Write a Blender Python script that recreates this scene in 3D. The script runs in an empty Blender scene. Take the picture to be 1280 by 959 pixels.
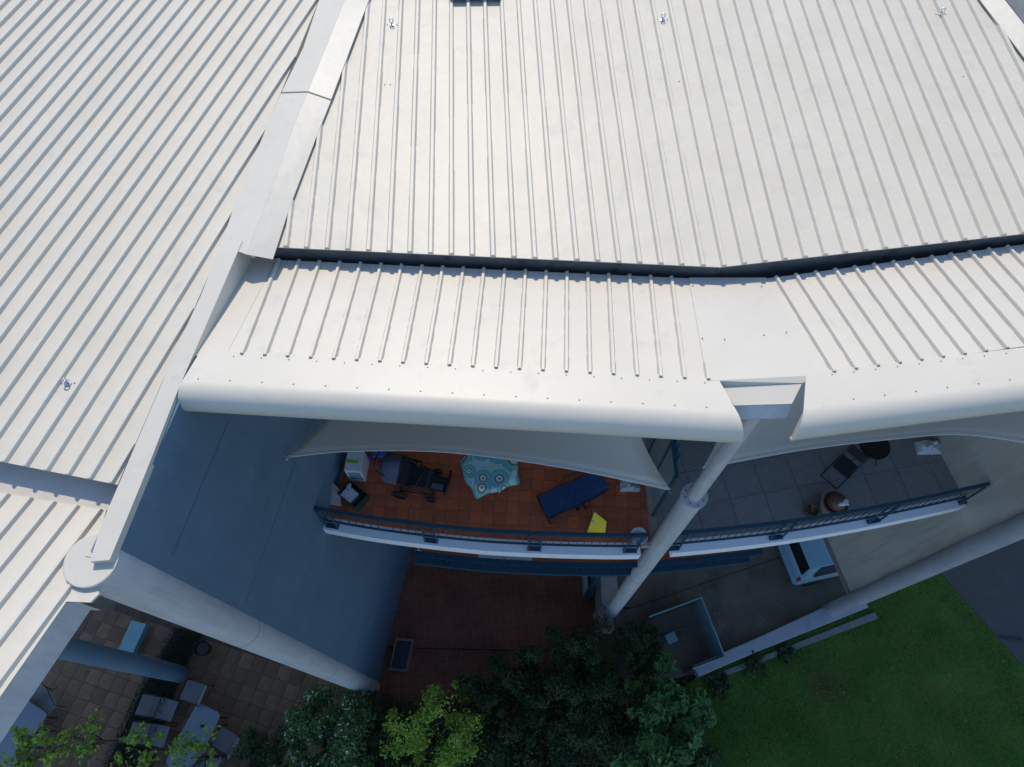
import bpy, bmesh, math, random
from mathutils import Vector, Matrix, noise
R = math.radians
random.seed(7)
sc = bpy.context.scene
col = sc.collection

# ------------------------------------------------------------------ camera
F, PITCH, HC = 865.0, R(62.1), 15.0          # focal length in photo pixels (1280 wide), tilt below horizontal, height
CP, SP = math.cos(PITCH), math.sin(PITCH)
cam_d = bpy.data.cameras.new('camera'); cam = bpy.data.objects.new('camera', cam_d); col.objects.link(cam)
cam.location = (0, 0, HC); cam.rotation_euler = (R(90) - PITCH, 0, 0)
cam_d.sensor_width = 36; cam_d.lens = F / 1280 * 36; cam_d.clip_end = 2000; cam_d.clip_start = .05
sc.camera = cam

# ------------------------------------------------------------------ light
SUN_AZ, SUN_EL = R(-6), R(51)
world = bpy.data.worlds.new('World'); sc.world = world; world.use_nodes = True
wn = world.node_tree.nodes; bg = wn['Background']
sky = wn.new('ShaderNodeTexSky'); sky.sky_type = 'NISHITA'; sky.sun_disc = False
sky.sun_elevation = SUN_EL; sky.sun_rotation = SUN_AZ; sky.air_density = 1.0; sky.dust_density = .3; sky.ozone_density = 5.0
world.node_tree.links.new(sky.outputs[0], bg.inputs[0]); bg.inputs[1].default_value = .15
sd = bpy.data.lights.new('sun', 'SUN'); sd.energy = 2.35; sd.angle = R(1.2); sd.color = (1, .89, .72)
so = bpy.data.objects.new('sun', sd); col.objects.link(so); so.location = (0, 0, 40)
sdir = Vector((math.cos(SUN_EL) * math.sin(SUN_AZ), math.cos(SUN_EL) * math.cos(SUN_AZ), math.sin(SUN_EL)))
so.rotation_euler = (-sdir).to_track_quat('-Z', 'Y').to_euler()
sc.view_settings.view_transform = 'Standard'; sc.view_settings.look = 'None'
sc.view_settings.exposure = 0.52; sc.view_settings.gamma = 1.0

# ------------------------------------------------------------------ helpers
def ray(x, y):
    u, v = x - 640, 479.5 - y
    return Vector((u, F * CP + v * SP, -F * SP + v * CP))
def at(x, y, z):                    # photo pixel -> point at height z
    d = ray(x, y); t = (z - HC) / d.z
    return Vector((d.x * t, d.y * t, z))
class Plane:                        # a sloping plane: height z0 at point p, rising by slope along azimuth az
    def __init__(s, p, az, slope):
        s.p = p; s.az = R(az); s.k = math.tan(R(slope)); s.d = Vector((math.sin(s.az), math.cos(s.az))); s.e = Vector((math.cos(s.az), -math.sin(s.az)))
    def z(s, x, y): return s.p.z + s.k * ((x - s.p.x) * s.d.x + (y - s.p.y) * s.d.y)
    def at(s, px, py, dz=0.0):
        d = ray(px, py); g = s.k * (d.x * s.d.x + d.y * s.d.y)
        t = (s.p.z + dz - s.k * (s.p.x * s.d.x + s.p.y * s.d.y) - HC) / (d.z - g)
        return Vector((d.x * t, d.y * t, HC + d.z * t))
    def st(s, v): q = Vector((v.x, v.y)); return (q.dot(s.e), q.dot(s.d))
    def pt(s, a, b, dz=0.0):
        q = s.e * a + s.d * b; return Vector((q.x, q.y, s.z(q.x, q.y) + dz))
def clip(poly, nx, ny, c):          # keep nx*x+ny*y <= c
    out = []
    for i in range(len(poly)):
        a, b = poly[i], poly[(i + 1) % len(poly)]
        da, db = nx * a[0] + ny * a[1] - c, nx * b[0] + ny * b[1] - c
        if da <= 0: out.append(a)
        if (da < 0 < db) or (db < 0 < da):
            t = da / (da - db); out.append((a[0] + (b[0] - a[0]) * t, a[1] + (b[1] - a[1]) * t))
    return out
def clip_convex(poly, hull):        # hull counter-clockwise
    for i in range(len(hull)):
        a, b = hull[i], hull[(i + 1) % len(hull)]
        nx, ny = b[1] - a[1], -(b[0] - a[0])
        poly = clip(poly, nx, ny, nx * a[0] + ny * a[1])
        if len(poly) < 3: return []
    return poly
class MB:
    def __init__(s): s.v = []; s.f = []; s.m = []
    def add(s, verts, faces, mi=0):
        o = len(s.v); s.v += [tuple(v) for v in verts]; s.f += [tuple(i + o for i in f) for f in faces]; s.m += [mi] * len(faces); return s
    def loft(s, rings, closed=True, caps=True, mi=0):
        n = len(rings[0]); vs = [p for r in rings for p in r]; fs = []
        for k in range(len(rings) - 1):
            for i in range(n if closed else n - 1):
                j = (i + 1) % n; fs.append((k * n + i, k * n + j, (k + 1) * n + j, (k + 1) * n + i))
        if caps and closed: fs += [tuple(range(n))[::-1], tuple((len(rings) - 1) * n + i for i in range(n))]
        return s.add(vs, fs, mi)
    def box(s, c, size, rz=0.0, mi=0, tilt=None, taper=1.0):
        hx, hy, hz = size[0] / 2, size[1] / 2, size[2] / 2
        M = Matrix.Rotation(rz, 3, 'Z') @ (tilt if tilt is not None else Matrix.Identity(3)); c = Vector(c)
        r0 = [c + M @ Vector((a * hx, b * hy, -hz)) for a, b in ((-1, -1), (1, -1), (1, 1), (-1, 1))]
        r1 = [c + M @ Vector((a * hx * taper, b * hy * taper, hz)) for a, b in ((-1, -1), (1, -1), (1, 1), (-1, 1))]
        return s.loft([r0, r1], mi=mi)
    def prism(s, poly, z0, z1, mi=0):
        return s.loft([[Vector((p[0], p[1], z0)) for p in poly], [Vector((p[0], p[1], z1)) for p in poly]], mi=mi)
    def tube(s, pts, r, n=8, mi=0, closed=False):
        pts = [Vector(p) for p in pts]; rs = r if isinstance(r, (list, tuple)) else [r] * len(pts); rings = []
        up = None
        for i, p in enumerate(pts):
            if closed: t = (pts[(i + 1) % len(pts)] - pts[i - 1])
            else: t = (pts[min(i + 1, len(pts) - 1)] - pts[max(i - 1, 0)])
            t.normalize()
            if up is None: up = Vector((0, 0, 1)) if abs(t.z) < .9 else Vector((0, 1, 0))
            a = t.cross(up)
            if a.length < 1e-4: a = t.cross(Vector((1, 0, .3)))
            a.normalize(); b = a.cross(t)
            rings.append([p + (a * math.cos(2 * math.pi * k / n) + b * math.sin(2 * math.pi * k / n)) * rs[i] for k in range(n)])
        if closed: rings.append(rings[0]); return s.loft(rings, caps=False, mi=mi)
        return s.loft(rings, mi=mi)
    def lathe(s, prof, c, n=24, mi=0):
        c = Vector(c)
        rings = [[c + Vector((r * math.cos(2 * math.pi * k / n), r * math.sin(2 * math.pi * k / n), z)) for k in range(n)] for r, z in prof]
        return s.loft(rings, mi=mi)
    def build(s, name, mats, parent=None, smooth=False, bevel=0, auto=None):
        me = bpy.data.meshes.new(name); me.from_pydata(s.v, [], s.f)
        mats = mats if isinstance(mats, (list, tuple)) else [mats]
        for m in mats: me.materials.append(m)
        if len(mats) > 1: me.polygons.foreach_set('material_index', s.m)
        bm = bmesh.new(); bm.from_mesh(me); bmesh.ops.recalc_face_normals(bm, faces=bm.faces)
        if bevel: 
            bmesh.ops.remove_doubles(bm, verts=bm.verts, dist=1e-5)
            bmesh.ops.bevel(bm, geom=[e for e in bm.edges if e.is_manifold and e.calc_face_angle(0) > .5], offset=bevel, segments=2, affect='EDGES', profile=.6)
        if auto is not None:
            for e in bm.edges:
                if len(e.link_faces) == 2 and e.calc_face_angle(0) > auto: e.smooth = False
        bm.to_mesh(me); bm.free()
        if smooth or auto is not None: me.polygons.foreach_set('use_smooth', [True] * len(me.polygons))
        o = bpy.data.objects.new(name, me); col.objects.link(o)
        if parent is not None: o.parent = parent; o.matrix_parent_inverse = Matrix.Translation(-parent_world(parent))
        return o
def parent_world(p):
    v = Vector((0, 0, 0))
    while p is not None:
        v += p.location
        if p.parent is not None: v += p.matrix_parent_inverse.translation
        p = p.parent
    return v
# every mesh is written in world coordinates; a parent only ever has a translation, so the inverse above keeps children in place
def empty(name, loc=(0, 0, 0)):
    o = bpy.data.objects.new(name, None); col.objects.link(o); o.location = loc; o.empty_display_size = .2; return o
def tag(o, label=None, cat=None, group=None, kind=None):
    if label: o['label'] = label
    if cat: o['category'] = cat
    if group: o['group'] = group
    if kind: o['kind'] = kind
    return o

def mat(name, c1, c2=None, rough=.6, scale=3.0, bump=0.0, bscale=40.0, metal=0.0, spec=.5, rnd=0.0, detail=6, stain=None, sscale=.6, samt=.5, bdist=.02, trans=0.0, sheen=0.0, coat=0.0):
    m = bpy.data.materials.new(name); m.use_nodes = True; nt = m.node_tree; N = nt.nodes; L = nt.links; b = N['Principled BSDF']
    b.inputs['Roughness'].default_value = rough; b.inputs['Metallic'].default_value = metal; b.inputs['Specular IOR Level'].default_value = spec
    b.inputs['Coat Weight'].default_value = coat
    tc = N.new('ShaderNodeTexCoord'); out = None
    def ntex(sc_, det=detail, ro=.6):
        t = N.new('ShaderNodeTexNoise'); t.inputs['Scale'].default_value = sc_; t.inputs['Detail'].default_value = det; t.inputs['Roughness'].default_value = ro
        L.new(tc.outputs['Object'], t.inputs['Vector']); return t
    def mix(fac, a, bb, mode='MIX'):
        x = N.new('ShaderNodeMix'); x.data_type = 'RGBA'; x.blend_type = mode
        if isinstance(fac, (int, float)): x.inputs[0].default_value = fac
        else: L.new(fac, x.inputs[0])
        for sock, v in ((x.inputs[6], a), (x.inputs[7], bb)):
            if isinstance(v, tuple): sock.default_value = (*v, 1) if len(v) == 3 else v
            else: L.new(v, sock)
        return x.outputs[2]
    def ramp(src, lo, hi):
        r = N.new('ShaderNodeMapRange'); r.inputs[1].default_value = lo; r.inputs[2].default_value = hi; L.new(src, r.inputs[0]); return r.outputs[0]
    cur = c1
    if c2 is not None: cur = mix(ramp(ntex(scale).outputs[0], .3, .7), c1, c2)
    if stain is not None: cur = mix(ramp(ntex(sscale, 8, .7).outputs[0], .55, .55 + .3 / max(samt, .01) * .5), cur, stain)
    if rnd:
        oi = N.new('ShaderNodeObjectInfo'); mr = N.new('ShaderNodeMapRange'); mr.inputs[3].default_value = 1 - rnd; mr.inputs[4].default_value = 1 + rnd
        L.new(oi.outputs['Random'], mr.inputs[0]); h = N.new('ShaderNodeHueSaturation'); L.new(mr.outputs[0], h.inputs['Value'])
        if isinstance(cur, tuple): h.inputs['Color'].default_value = (*cur, 1)
        else: L.new(cur, h.inputs['Color'])
        cur = h.outputs[0]
    if isinstance(cur, tuple): b.inputs['Base Color'].default_value = (*cur, 1)
    else: L.new(cur, b.inputs['Base Color'])
    if bump:
        bp = N.new('ShaderNodeBump'); bp.inputs['Strength'].default_value = bump; bp.inputs['Distance'].default_value = bdist
        L.new(ntex(bscale, 4).outputs[0], bp.inputs['Height']); L.new(bp.outputs[0], b.inputs['Normal'])
    return m

M = {}
def roofmat(name, base, alt, rough, oil):      # painted sheet: soft oil-canning, faint streaks of dirt, per-sheet tone
    m = mat(name, base, alt, rough=rough, scale=1.1, rnd=.018, stain=(.42, .39, .34), sscale=2.2, samt=.34, spec=.28)
    nt = m.node_tree; N, L = nt.nodes, nt.links; b = N['Principled BSDF']
    tc = N.new('ShaderNodeTexCoord'); a = N.new('ShaderNodeTexNoise'); a.inputs['Scale'].default_value = 2.6; a.inputs['Detail'].default_value = 2
    f = N.new('ShaderNodeTexNoise'); f.inputs['Scale'].default_value = 60; f.inputs['Detail'].default_value = 3
    L.new(tc.outputs['Object'], a.inputs['Vector']); L.new(tc.outputs['Object'], f.inputs['Vector'])
    b1 = N.new('ShaderNodeBump'); b1.inputs['Strength'].default_value = oil; b1.inputs['Distance'].default_value = .03; L.new(a.outputs[0], b1.inputs['Height'])
    b2 = N.new('ShaderNodeBump'); b2.inputs['Strength'].default_value = .06; b2.inputs['Distance'].default_value = .004; L.new(f.outputs[0], b2.inputs['Height']); L.new(b1.outputs[0], b2.inputs['Normal'])
    L.new(b2.outputs[0], b.inputs['Normal']); return m
M['roof'] = roofmat('painted_roof_sheet', (.595, .55, .45), (.64, .595, .495), .45, .4)
M['strip'] = roofmat('painted_eave_sheet', (.59, .55, .46), (.625, .585, .495), .42, .15)
M['flash'] = roofmat('painted_flashing', (.565, .53, .445), (.605, .57, .485), .42, .3)
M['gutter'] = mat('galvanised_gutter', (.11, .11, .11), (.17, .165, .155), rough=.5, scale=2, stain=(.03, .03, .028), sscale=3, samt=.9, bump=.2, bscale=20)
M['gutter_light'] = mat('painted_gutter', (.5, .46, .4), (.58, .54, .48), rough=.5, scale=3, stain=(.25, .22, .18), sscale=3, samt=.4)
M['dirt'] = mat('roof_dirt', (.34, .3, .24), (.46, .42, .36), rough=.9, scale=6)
M['debris'] = mat('wet_leaf_litter', (.008, .007, .006), (.03, .026, .02), rough=.5, scale=30, bump=.8, bscale=60)
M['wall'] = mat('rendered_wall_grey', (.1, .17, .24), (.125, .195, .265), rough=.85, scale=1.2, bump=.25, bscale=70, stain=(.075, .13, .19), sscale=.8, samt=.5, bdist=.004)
M['cream'] = mat('rendered_wall_cream', (.45, .43, .385), (.5, .475, .42), rough=.85, scale=1.0, bump=.2, bscale=70, stain=(.37, .35, .31), sscale=.6, samt=.4, bdist=.004)
M['column'] = mat('painted_steel_column', (.5, .5, .51), (.56, .56, .56), rough=.55, scale=2, stain=(.4, .38, .36), sscale=2.5, samt=.4)
M['white'] = mat('white_painted_slab', (.84, .86, .88), (.88, .89, .9), rough=.6, scale=4, stain=(.55, .57, .58), sscale=3, samt=.4)
M['railing'] = mat('teal_blue_powder_coat', (.016, .06, .095), (.024, .075, .115), rough=.4, scale=5)
M['terra'] = mat('terracotta_tile', (.5, .11, .038), (.6, .15, .058), rough=.55, scale=6, rnd=.16, bump=.1, bscale=50, bdist=.003)
M['grout'] = mat('pale_grout', (.42, .36, .31), (.34, .28, .24), rough=.9, scale=8)
M['greytile'] = mat('grey_concrete_paver', (.22, .215, .21), (.28, .27, .26), rough=.8, scale=5, rnd=.07, bump=.15, bscale=60, stain=(.14, .13, .13), sscale=2, samt=.5, bdist=.003)
M['darkjoint'] = mat('dark_joint', (.07, .068, .065), (.1, .1, .095), rough=.9)
M['paver'] = mat('clay_paver', (.165, .095, .052), (.24, .145, .083), rough=.85, scale=4, rnd=.22, bump=.2, bscale=40, stain=(.14, .1, .08), sscale=1.5, samt=.6, bdist=.004)
M['sail'] = mat('shade_cloth_beige', (.84, .74, .59), (.88, .78, .63), rough=.95, scale=40, bump=.15, bscale=400, bdist=.002)
M['sailhem'] = mat('shade_cloth_hem', (.88, .83, .74), rough=.9)
M['black'] = mat('black_plastic', (.012, .012, .014), rough=.35)
M['blackfab'] = mat('black_fabric', (.016, .017, .022), (.024, .026, .034), rough=.9, scale=30, bump=.2, bscale=300, bdist=.002)
M['greyfab'] = mat('slate_fabric', (.085, .1, .14), (.11, .13, .18), rough=.95, scale=15, bump=.3, bscale=200, bdist=.003)
M['navy'] = mat('navy_lounger_fabric', (.012, .04, .11), (.025, .07, .17), rough=.85, scale=8, bump=.2, bscale=250, bdist=.003)
M['chrome'] = mat('bright_steel', (.6, .6, .6), rough=.25, metal=1)
M['rubber'] = mat('tyre_rubber', (.02, .02, .02), (.03, .03, .03), rough=.8, scale=20)
M['whiteplastic'] = mat('white_plastic', (.66, .68, .68), (.72, .73, .72), rough=.45, scale=6)
M['whitecloth'] = mat('white_cloth', (.6, .64, .68), (.7, .73, .75), rough=.9, scale=10)
M['green'] = mat('bottle_green_plastic', (.008, .05, .028), (.012, .065, .035), rough=.45, scale=10)
M['lime'] = mat('lime_print', (.22, .5, .03), rough=.6)
M['yellow'] = mat('yellow_plastic', (.78, .6, .012), (.85, .66, .02), rough=.5, scale=8)
M['purple'] = mat('violet_plastic', (.14, .05, .5), rough=.4)
M['blue'] = mat('bright_blue_plastic', (.04, .16, .6), rough=.4)
M['red'] = mat('red_plastic', (.45, .03, .03), rough=.5)
M['card'] = mat('grey_cardboard', (.33, .31, .31), (.38, .36, .35), rough=.9, scale=5)
M['pane'] = mat('frosted_teal_glass', (.17, .33, .35), (.21, .38, .4), rough=.25, scale=1.5, spec=.6)
M['bluefab'] = mat('blue_striped_fabric', (.03, .14, .3), (.06, .24, .42), rough=.9, scale=18)
M['asphalt'] = mat('asphalt', (.055, .053, .05), (.08, .077, .072), rough=.9, scale=30, bump=.4, bscale=120, stain=(.1, .1, .1), sscale=1.0, samt=.4, bdist=.006)
M['drive'] = mat('weathered_concrete_drive', (.1, .088, .066), (.2, .175, .125), rough=.85, scale=.9, bump=.3, bscale=50, stain=(.05, .05, .048), sscale=.7, samt=.7, bdist=.006)
M['terrace'] = None
M['kerb'] = mat('concrete_kerb', (.15, .15, .145), (.21, .2, .19), rough=.85, scale=6, bump=.3, bscale=60, bdist=.005)
M['soil'] = mat('dark_soil', (.02, .016, .012), (.045, .036, .028), rough=.95, scale=12, bump=1, bscale=25, bdist=.03)
M['lawn'] = mat('lawn_ground', (.04, .11, .012), (.09, .14, .022), rough=.95, scale=1.5, stain=(.11, .075, .025), sscale=.45, samt=.8, bump=1, bscale=60, bdist=.03)
M['blade'] = mat('grass_blades', (.06, .22, .014), (.16, .25, .024), rough=.7, scale=1.2, stain=(.2, .14, .04), sscale=.45, samt=.8, spec=.2)
M['carpaint'] = mat('pale_blue_car_paint', (.3, .52, .64), rough=.22, coat=.6)
M['carglass'] = mat('dark_car_glass', (.012, .014, .016), rough=.06, spec=.8)
M['ac'] = mat('air_conditioner_casing', (.5, .5, .47), (.56, .55, .52), rough=.6, scale=5)
M['terracotta_pot'] = mat('brown_glazed_pot', (.09, .05, .03), (.14, .08, .05), rough=.4, scale=6)
M['stone'] = mat('pale_stone', (.2, .16, .13), (.28, .23, .19), rough=.8, scale=10)
M['bark'] = mat('bark', (.06, .045, .032), (.11, .085, .06), rough=.9, scale=12, bump=.7, bscale=30)
M['sling'] = mat('grey_sling_fabric', (.17, .17, .18), (.21, .21, .22), rough=.85, scale=10, bump=.2, bscale=200, bdist=.002)
M['tabletop'] = mat('slate_blue_tabletop', (.17, .2, .23), (.2, .23, .26), rough=.3, scale=3)
M['hedge'] = mat('dark_hedge', (.006, .012, .005), (.012, .022, .008), rough=.9, scale=10)
M['glass'] = mat('smoked_glass_panel', (.03, .05, .06), rough=.08, spec=.7)
def streaks(m, tint, amt, sc_=2.5):                        # rain streaks: noise drawn out along the vertical, plus fine speckle
    nt = m.node_tree; N, L = nt.nodes, nt.links; b = N['Principled BSDF']; src = b.inputs['Base Color'].links[0].from_socket
    tc = N.new('ShaderNodeTexCoord'); mp = N.new('ShaderNodeMapping'); mp.inputs['Scale'].default_value = (sc_, sc_, sc_ * .09); L.new(tc.outputs['Object'], mp.inputs[0])
    n = N.new('ShaderNodeTexNoise'); n.inputs['Scale'].default_value = 2.2; n.inputs['Detail'].default_value = 9; n.inputs['Roughness'].default_value = .7; L.new(mp.outputs[0], n.inputs['Vector'])
    r = N.new('ShaderNodeMapRange'); r.inputs[1].default_value = .45; r.inputs[2].default_value = .75; r.inputs[4].default_value = amt; L.new(n.outputs[0], r.inputs[0])
    x = N.new('ShaderNodeMix'); x.data_type = 'RGBA'; L.new(r.outputs[0], x.inputs[0]); L.new(src, x.inputs[6]); x.inputs[7].default_value = (*tint, 1)
    f = N.new('ShaderNodeTexNoise'); f.inputs['Scale'].default_value = 26; f.inputs['Detail'].default_value = 6; L.new(tc.outputs['Object'], f.inputs['Vector'])
    r2 = N.new('ShaderNodeMapRange'); r2.inputs[1].default_value = .66; r2.inputs[2].default_value = .74; r2.inputs[4].default_value = .35; L.new(f.outputs[0], r2.inputs[0])
    y = N.new('ShaderNodeMix'); y.data_type = 'RGBA'; L.new(r2.outputs[0], y.inputs[0]); L.new(x.outputs[2], y.inputs[6]); y.inputs[7].default_value = (*[c * .7 for c in tint], 1); L.new(y.outputs[2], b.inputs['Base Color'])
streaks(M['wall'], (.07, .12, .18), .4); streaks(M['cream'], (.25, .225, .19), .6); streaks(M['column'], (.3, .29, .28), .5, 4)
# terrace floor: tiles too small to tell apart, so the brick node draws them
def tilemat(name, c1, c2, joint, size):
    m = bpy.data.materials.new(name); m.use_nodes = True; N, L = m.node_tree.nodes, m.node_tree.links; b = N['Principled BSDF']; b.inputs['Roughness'].default_value = .65
    tc = N.new('ShaderNodeTexCoord'); mp = N.new('ShaderNodeMapping'); mp.inputs['Rotation'].default_value = (0, 0, R(-6)); br = N.new('ShaderNodeTexBrick')
    br.offset = 0; br.inputs['Scale'].default_value = 1; br.inputs['Brick Width'].default_value = size; br.inputs['Row Height'].default_value = size; br.inputs['Mortar Size'].default_value = .006
    br.inputs['Color1'].default_value = (*c1, 1); br.inputs['Color2'].default_value = (*c2, 1); br.inputs['Mortar'].default_value = (*joint, 1)
    L.new(tc.outputs['Object'], mp.inputs['Vector']); L.new(mp.outputs[0], br.inputs['Vector'])
    n = N.new('ShaderNodeTexNoise'); n.inputs['Scale'].default_value = .8; n.inputs['Detail'].default_value = 8; L.new(tc.outputs['Object'], n.inputs['Vector'])
    mr = N.new('ShaderNodeMapRange'); mr.inputs[1].default_value = .3; mr.inputs[2].default_value = .75; mr.inputs[3].default_value = 1.1; mr.inputs[4].default_value = .6; L.new(n.outputs[0], mr.inputs[0])
    mx = N.new('ShaderNodeMix'); mx.data_type = 'RGBA'; mx.blend_type = 'MULTIPLY'; mx.inputs[0].default_value = 1; L.new(br.outputs[0], mx.inputs[6])
    cb = N.new('ShaderNodeCombineColor'); [L.new(mr.outputs[0], cb.inputs[i]) for i in range(3)]; L.new(cb.outputs[0], mx.inputs[7]); L.new(mx.outputs[2], b.inputs['Base Color'])
    bp = N.new('ShaderNodeBump'); bp.inputs['Strength'].default_value = .5; bp.inputs['Distance'].default_value = .006; bp.invert = True; L.new(br.outputs['Fac'], bp.inputs['Height']); L.new(bp.outputs[0], b.inputs['Normal'])
    return m
M['terrace'] = tilemat('small_terracotta_terrace', (.24, .07, .035), (.3, .095, .05), (.27, .17, .12), .245)

# ================================================================== levels
Z_BALC, Z_LOW, Z_TERR, Z_PATIO, Z_DRIVE, Z_LAWN = 0.0, -2.8, -10.8, -10.2, -8.8, -8.7
AZ1, AZ2, AZL, AZU = 3.1, -11.4, 17.2, -2.2
U = Plane(at(600, 325, 7.0), AZU, 2.0)
S1 = Plane(at(600, 343, 6.76), AZ1, -10.5)
S2 = Plane(at(1092, 333, 6.76), AZ2, -9.5)
LR = Plane(at(120, 597, 7.02), AZL, 1.2)
LS = Plane(at(70, 622, 6.78), 18.5, -9.0)
WD = Vector((.187, 1.0)).normalized()                    # direction of the left blade wall in plan
W0 = Vector((-4.14, 4.5))
def wall_x(y): return W0.x + .187 * (y - W0.y)
def on_wall(px, py, off=0.0):                            # pixel -> point on the inner face of the left blade wall
    d = ray(px, py); t = (W0.x + off - .187 * W0.y) / (d.x - .187 * d.y); return Vector((d.x * t, d.y * t, HC + d.z * t))

building = tag(empty('apartment_building', (0, 9, Z_TERR)), 'curved apartment building with pale ribbed metal roofs and tall tubular columns', 'building')
B = building
def part(mb, name, mats, parent=B, **k): return mb.build(name, mats, parent, **k)

# ------------------------------------------------------------------ roofs made of ribbed sheets
def ribbed_roof(name, plane, poly, s0, pitch, rib_w, rib_h, m, over=0.0, label=None):
    root = empty(name, plane.pt(*poly[0])); root.parent = B; root.location = root.location - parent_world(B)
    if label: root['label'] = label
    smin, smax = min(p[0] for p in poly), max(p[0] for p in poly)
    k0, k1 = math.floor((smin - s0) / pitch), math.ceil((smax - s0) / pitch)
    for k in range(k0, k1 + 1):
        a, b = s0 + k * pitch, s0 + (k + 1) * pitch
        c = clip(clip(poly, -1, 0, -a), 1, 0, b)
        if len(c) < 3: continue
        mb = MB(); n = len(c)
        top = [plane.pt(p[0], p[1], 0) for p in c]; bot = [plane.pt(p[0], p[1], -.014) for p in c]
        mb.loft([bot, top])
        for sx in (a,):                                    # the rib at this sheet's left seam
            ts = []
            for i in range(len(poly)):
                p, q = poly[i], poly[(i + 1) % len(poly)]
                if (p[0] - sx) * (q[0] - sx) < 0: ts.append(p[1] + (q[1] - p[1]) * (sx - p[0]) / (q[0] - p[0]))
            if len(ts) >= 2:
                t0, t1 = min(ts), max(ts); w = rib_w / 2; t0 -= over
                prof = [(-w, .001), (-w * .62, rib_h * .9), (-w * .45, rib_h), (w * .45, rib_h), (w * .62, rib_h * .9), (w, .001), (0, -.01)]
                mb.loft([[plane.pt(sx + u, t0, h) for u, h in prof], [plane.pt(sx + u, t1, h) for u, h in prof]])
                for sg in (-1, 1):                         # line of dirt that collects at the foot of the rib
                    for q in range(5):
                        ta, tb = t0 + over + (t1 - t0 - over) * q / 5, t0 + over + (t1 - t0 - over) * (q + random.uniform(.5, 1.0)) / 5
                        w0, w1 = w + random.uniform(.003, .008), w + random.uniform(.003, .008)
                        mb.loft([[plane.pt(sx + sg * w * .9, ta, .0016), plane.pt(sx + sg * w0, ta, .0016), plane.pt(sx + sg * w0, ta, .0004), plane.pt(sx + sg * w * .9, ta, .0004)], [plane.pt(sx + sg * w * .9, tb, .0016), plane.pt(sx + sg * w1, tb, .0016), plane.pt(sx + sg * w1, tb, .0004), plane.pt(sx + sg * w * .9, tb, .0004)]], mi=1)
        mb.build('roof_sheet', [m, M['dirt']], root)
    return root
def pst(plane, pts): return [plane.st(plane.at(*p)) for p in pts]

# upper right roof: the front edge has a kink where the two bays meet
upoly = pst(U, [(344, 309), (900, 334), (1290, 291)])
s_a = U.st(U.at(358, 308))[0]; s_b = U.st(U.at(642.5, 322))[0]; pitch_u = (s_b - s_a) / 11
sl = pst(U, [(341, 324), (460, 0)]); sr = pst(U, [(1222, 0), (1268, 62)])
e1 = (sl[1][0] + (sl[1][0] - sl[0][0]) * 1.9, sl[1][1] + (sl[1][1] - sl[0][1]) * 1.9)
kx = (sr[1][0] - sr[0][0]) / (sr[1][1] - sr[0][1]); ty = e1[1]
e2 = (sr[0][0] + kx * (ty - sr[0][1]), ty)
e3 = (sr[0][0] + kx * (upoly[2][1] - sr[0][1]) + .15, upoly[2][1] + .1)
fr = upoly[2]; fx = (fr[0] - upoly[1][0]) / (fr[1] - upoly[1][1])
front_far = (e3[0], upoly[1][1] + (e3[0] - upoly[1][0]) / fx)
U_POLY = [upoly[0], upoly[1], front_far, e2, e1]
ribbed_roof('upper_roof', U, U_POLY, s_a, pitch_u, .08, .05, M['roof'], label='broad ribbed metal roof behind the dark gutter')

# eave strips (rise towards the front)
s1p = pst(S1, [(346, 325), (861, 348), (886, 475), (281, 442)])
s1a = S1.st(S1.at(400, 327))[0]; s1b = S1.st(S1.at(839, 347))[0]
ribbed_roof('eave_roof', S1, s1p, s1a, (s1b - s1a) / 17, .064, .048, M['strip'], label='short ribbed eave roof ending at a wide flat cover sheet')
s2p = pst(S2, [(953, 349), (1420, 287), (1560, 395), (1020, 468.3)])
s2a = S2.st(S2.at(970, 348))[0]; s2b = S2.st(S2.at(1164, 322.5))[0]
ribbed_roof('eave_roof', S2, s2p, s2a, (s2b - s2a) / 8, .064, .048, M['strip'], label='short ribbed eave roof with slanting ribs right of the flat cover sheet')

# left roof and its front strip
lp = pst(LR, [(-900, 398), (147, 606), (206, 470), (280, 300), (337, 150), (399, 0), (533, -330), (-900, -330)])
la = LR.st(LR.at(14, 566.6))[0]; lb = LR.st(LR.at(115, 595.6))[0]
ribbed_roof('upper_roof', LR, lp, la, (lb - la) / 4, .07, .052, M['roof'], label='broad ribbed metal roof with diagonal ribs beside the folded flashing')
lsp = pst(LS, [(-900, 466), (133, 638), (108, 716), (100, 752), (83, 752), (0, 871), (-160, 1100), (-900, 1100)])
lsa = LS.st(LS.at(59, 640))[0]; lsb = LS.st(LS.at(125, 640))[0]
ribbed_roof('eave_roof', LS, lsp, lsa, (lsb - lsa) / 2, .066, .055, M['strip'], label='ribbed eave roof running down beside the round column cap')

# gutters between the roofs
def gutter(name, front, back, zf, mats, litter=None):
    mb = MB(); n = len(front)
    # front lip, floor, back wall as one folded sheet with thickness
    prof = []
    for f, b in zip(front, back):
        f, b = Vector(f), Vector(b)
        prof.append([Vector((b.x, b.y, b.z)), Vector((b.x, b.y, zf)), Vector((f.x, f.y, zf)), Vector((f.x, f.y, f.z)), Vector((f.x, f.y, f.z)) + Vector((0, -.01, 0)), Vector((f.x, f.y, zf - .012)), Vector((b.x, b.y + .012, zf - .012)), Vector((b.x, b.y + .012, b.z))])
    mb.loft(prof)
    return part(mb, name, mats)
def shift(v, dy, z): return Vector((v.x, v.y + dy, z))
g1b = [shift(U.at(*p), .07, U.at(*p).z - .03) for p in ((330, 308), (620, 321), (900, 334))]
g1f = [shift(S1.at(*p), -.05, S1.at(*p).z - .02) for p in ((326, 324), (620, 338), (905, 352))]
gutter('gutter', g1f, g1b, 6.5, M['gutter'])
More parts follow.
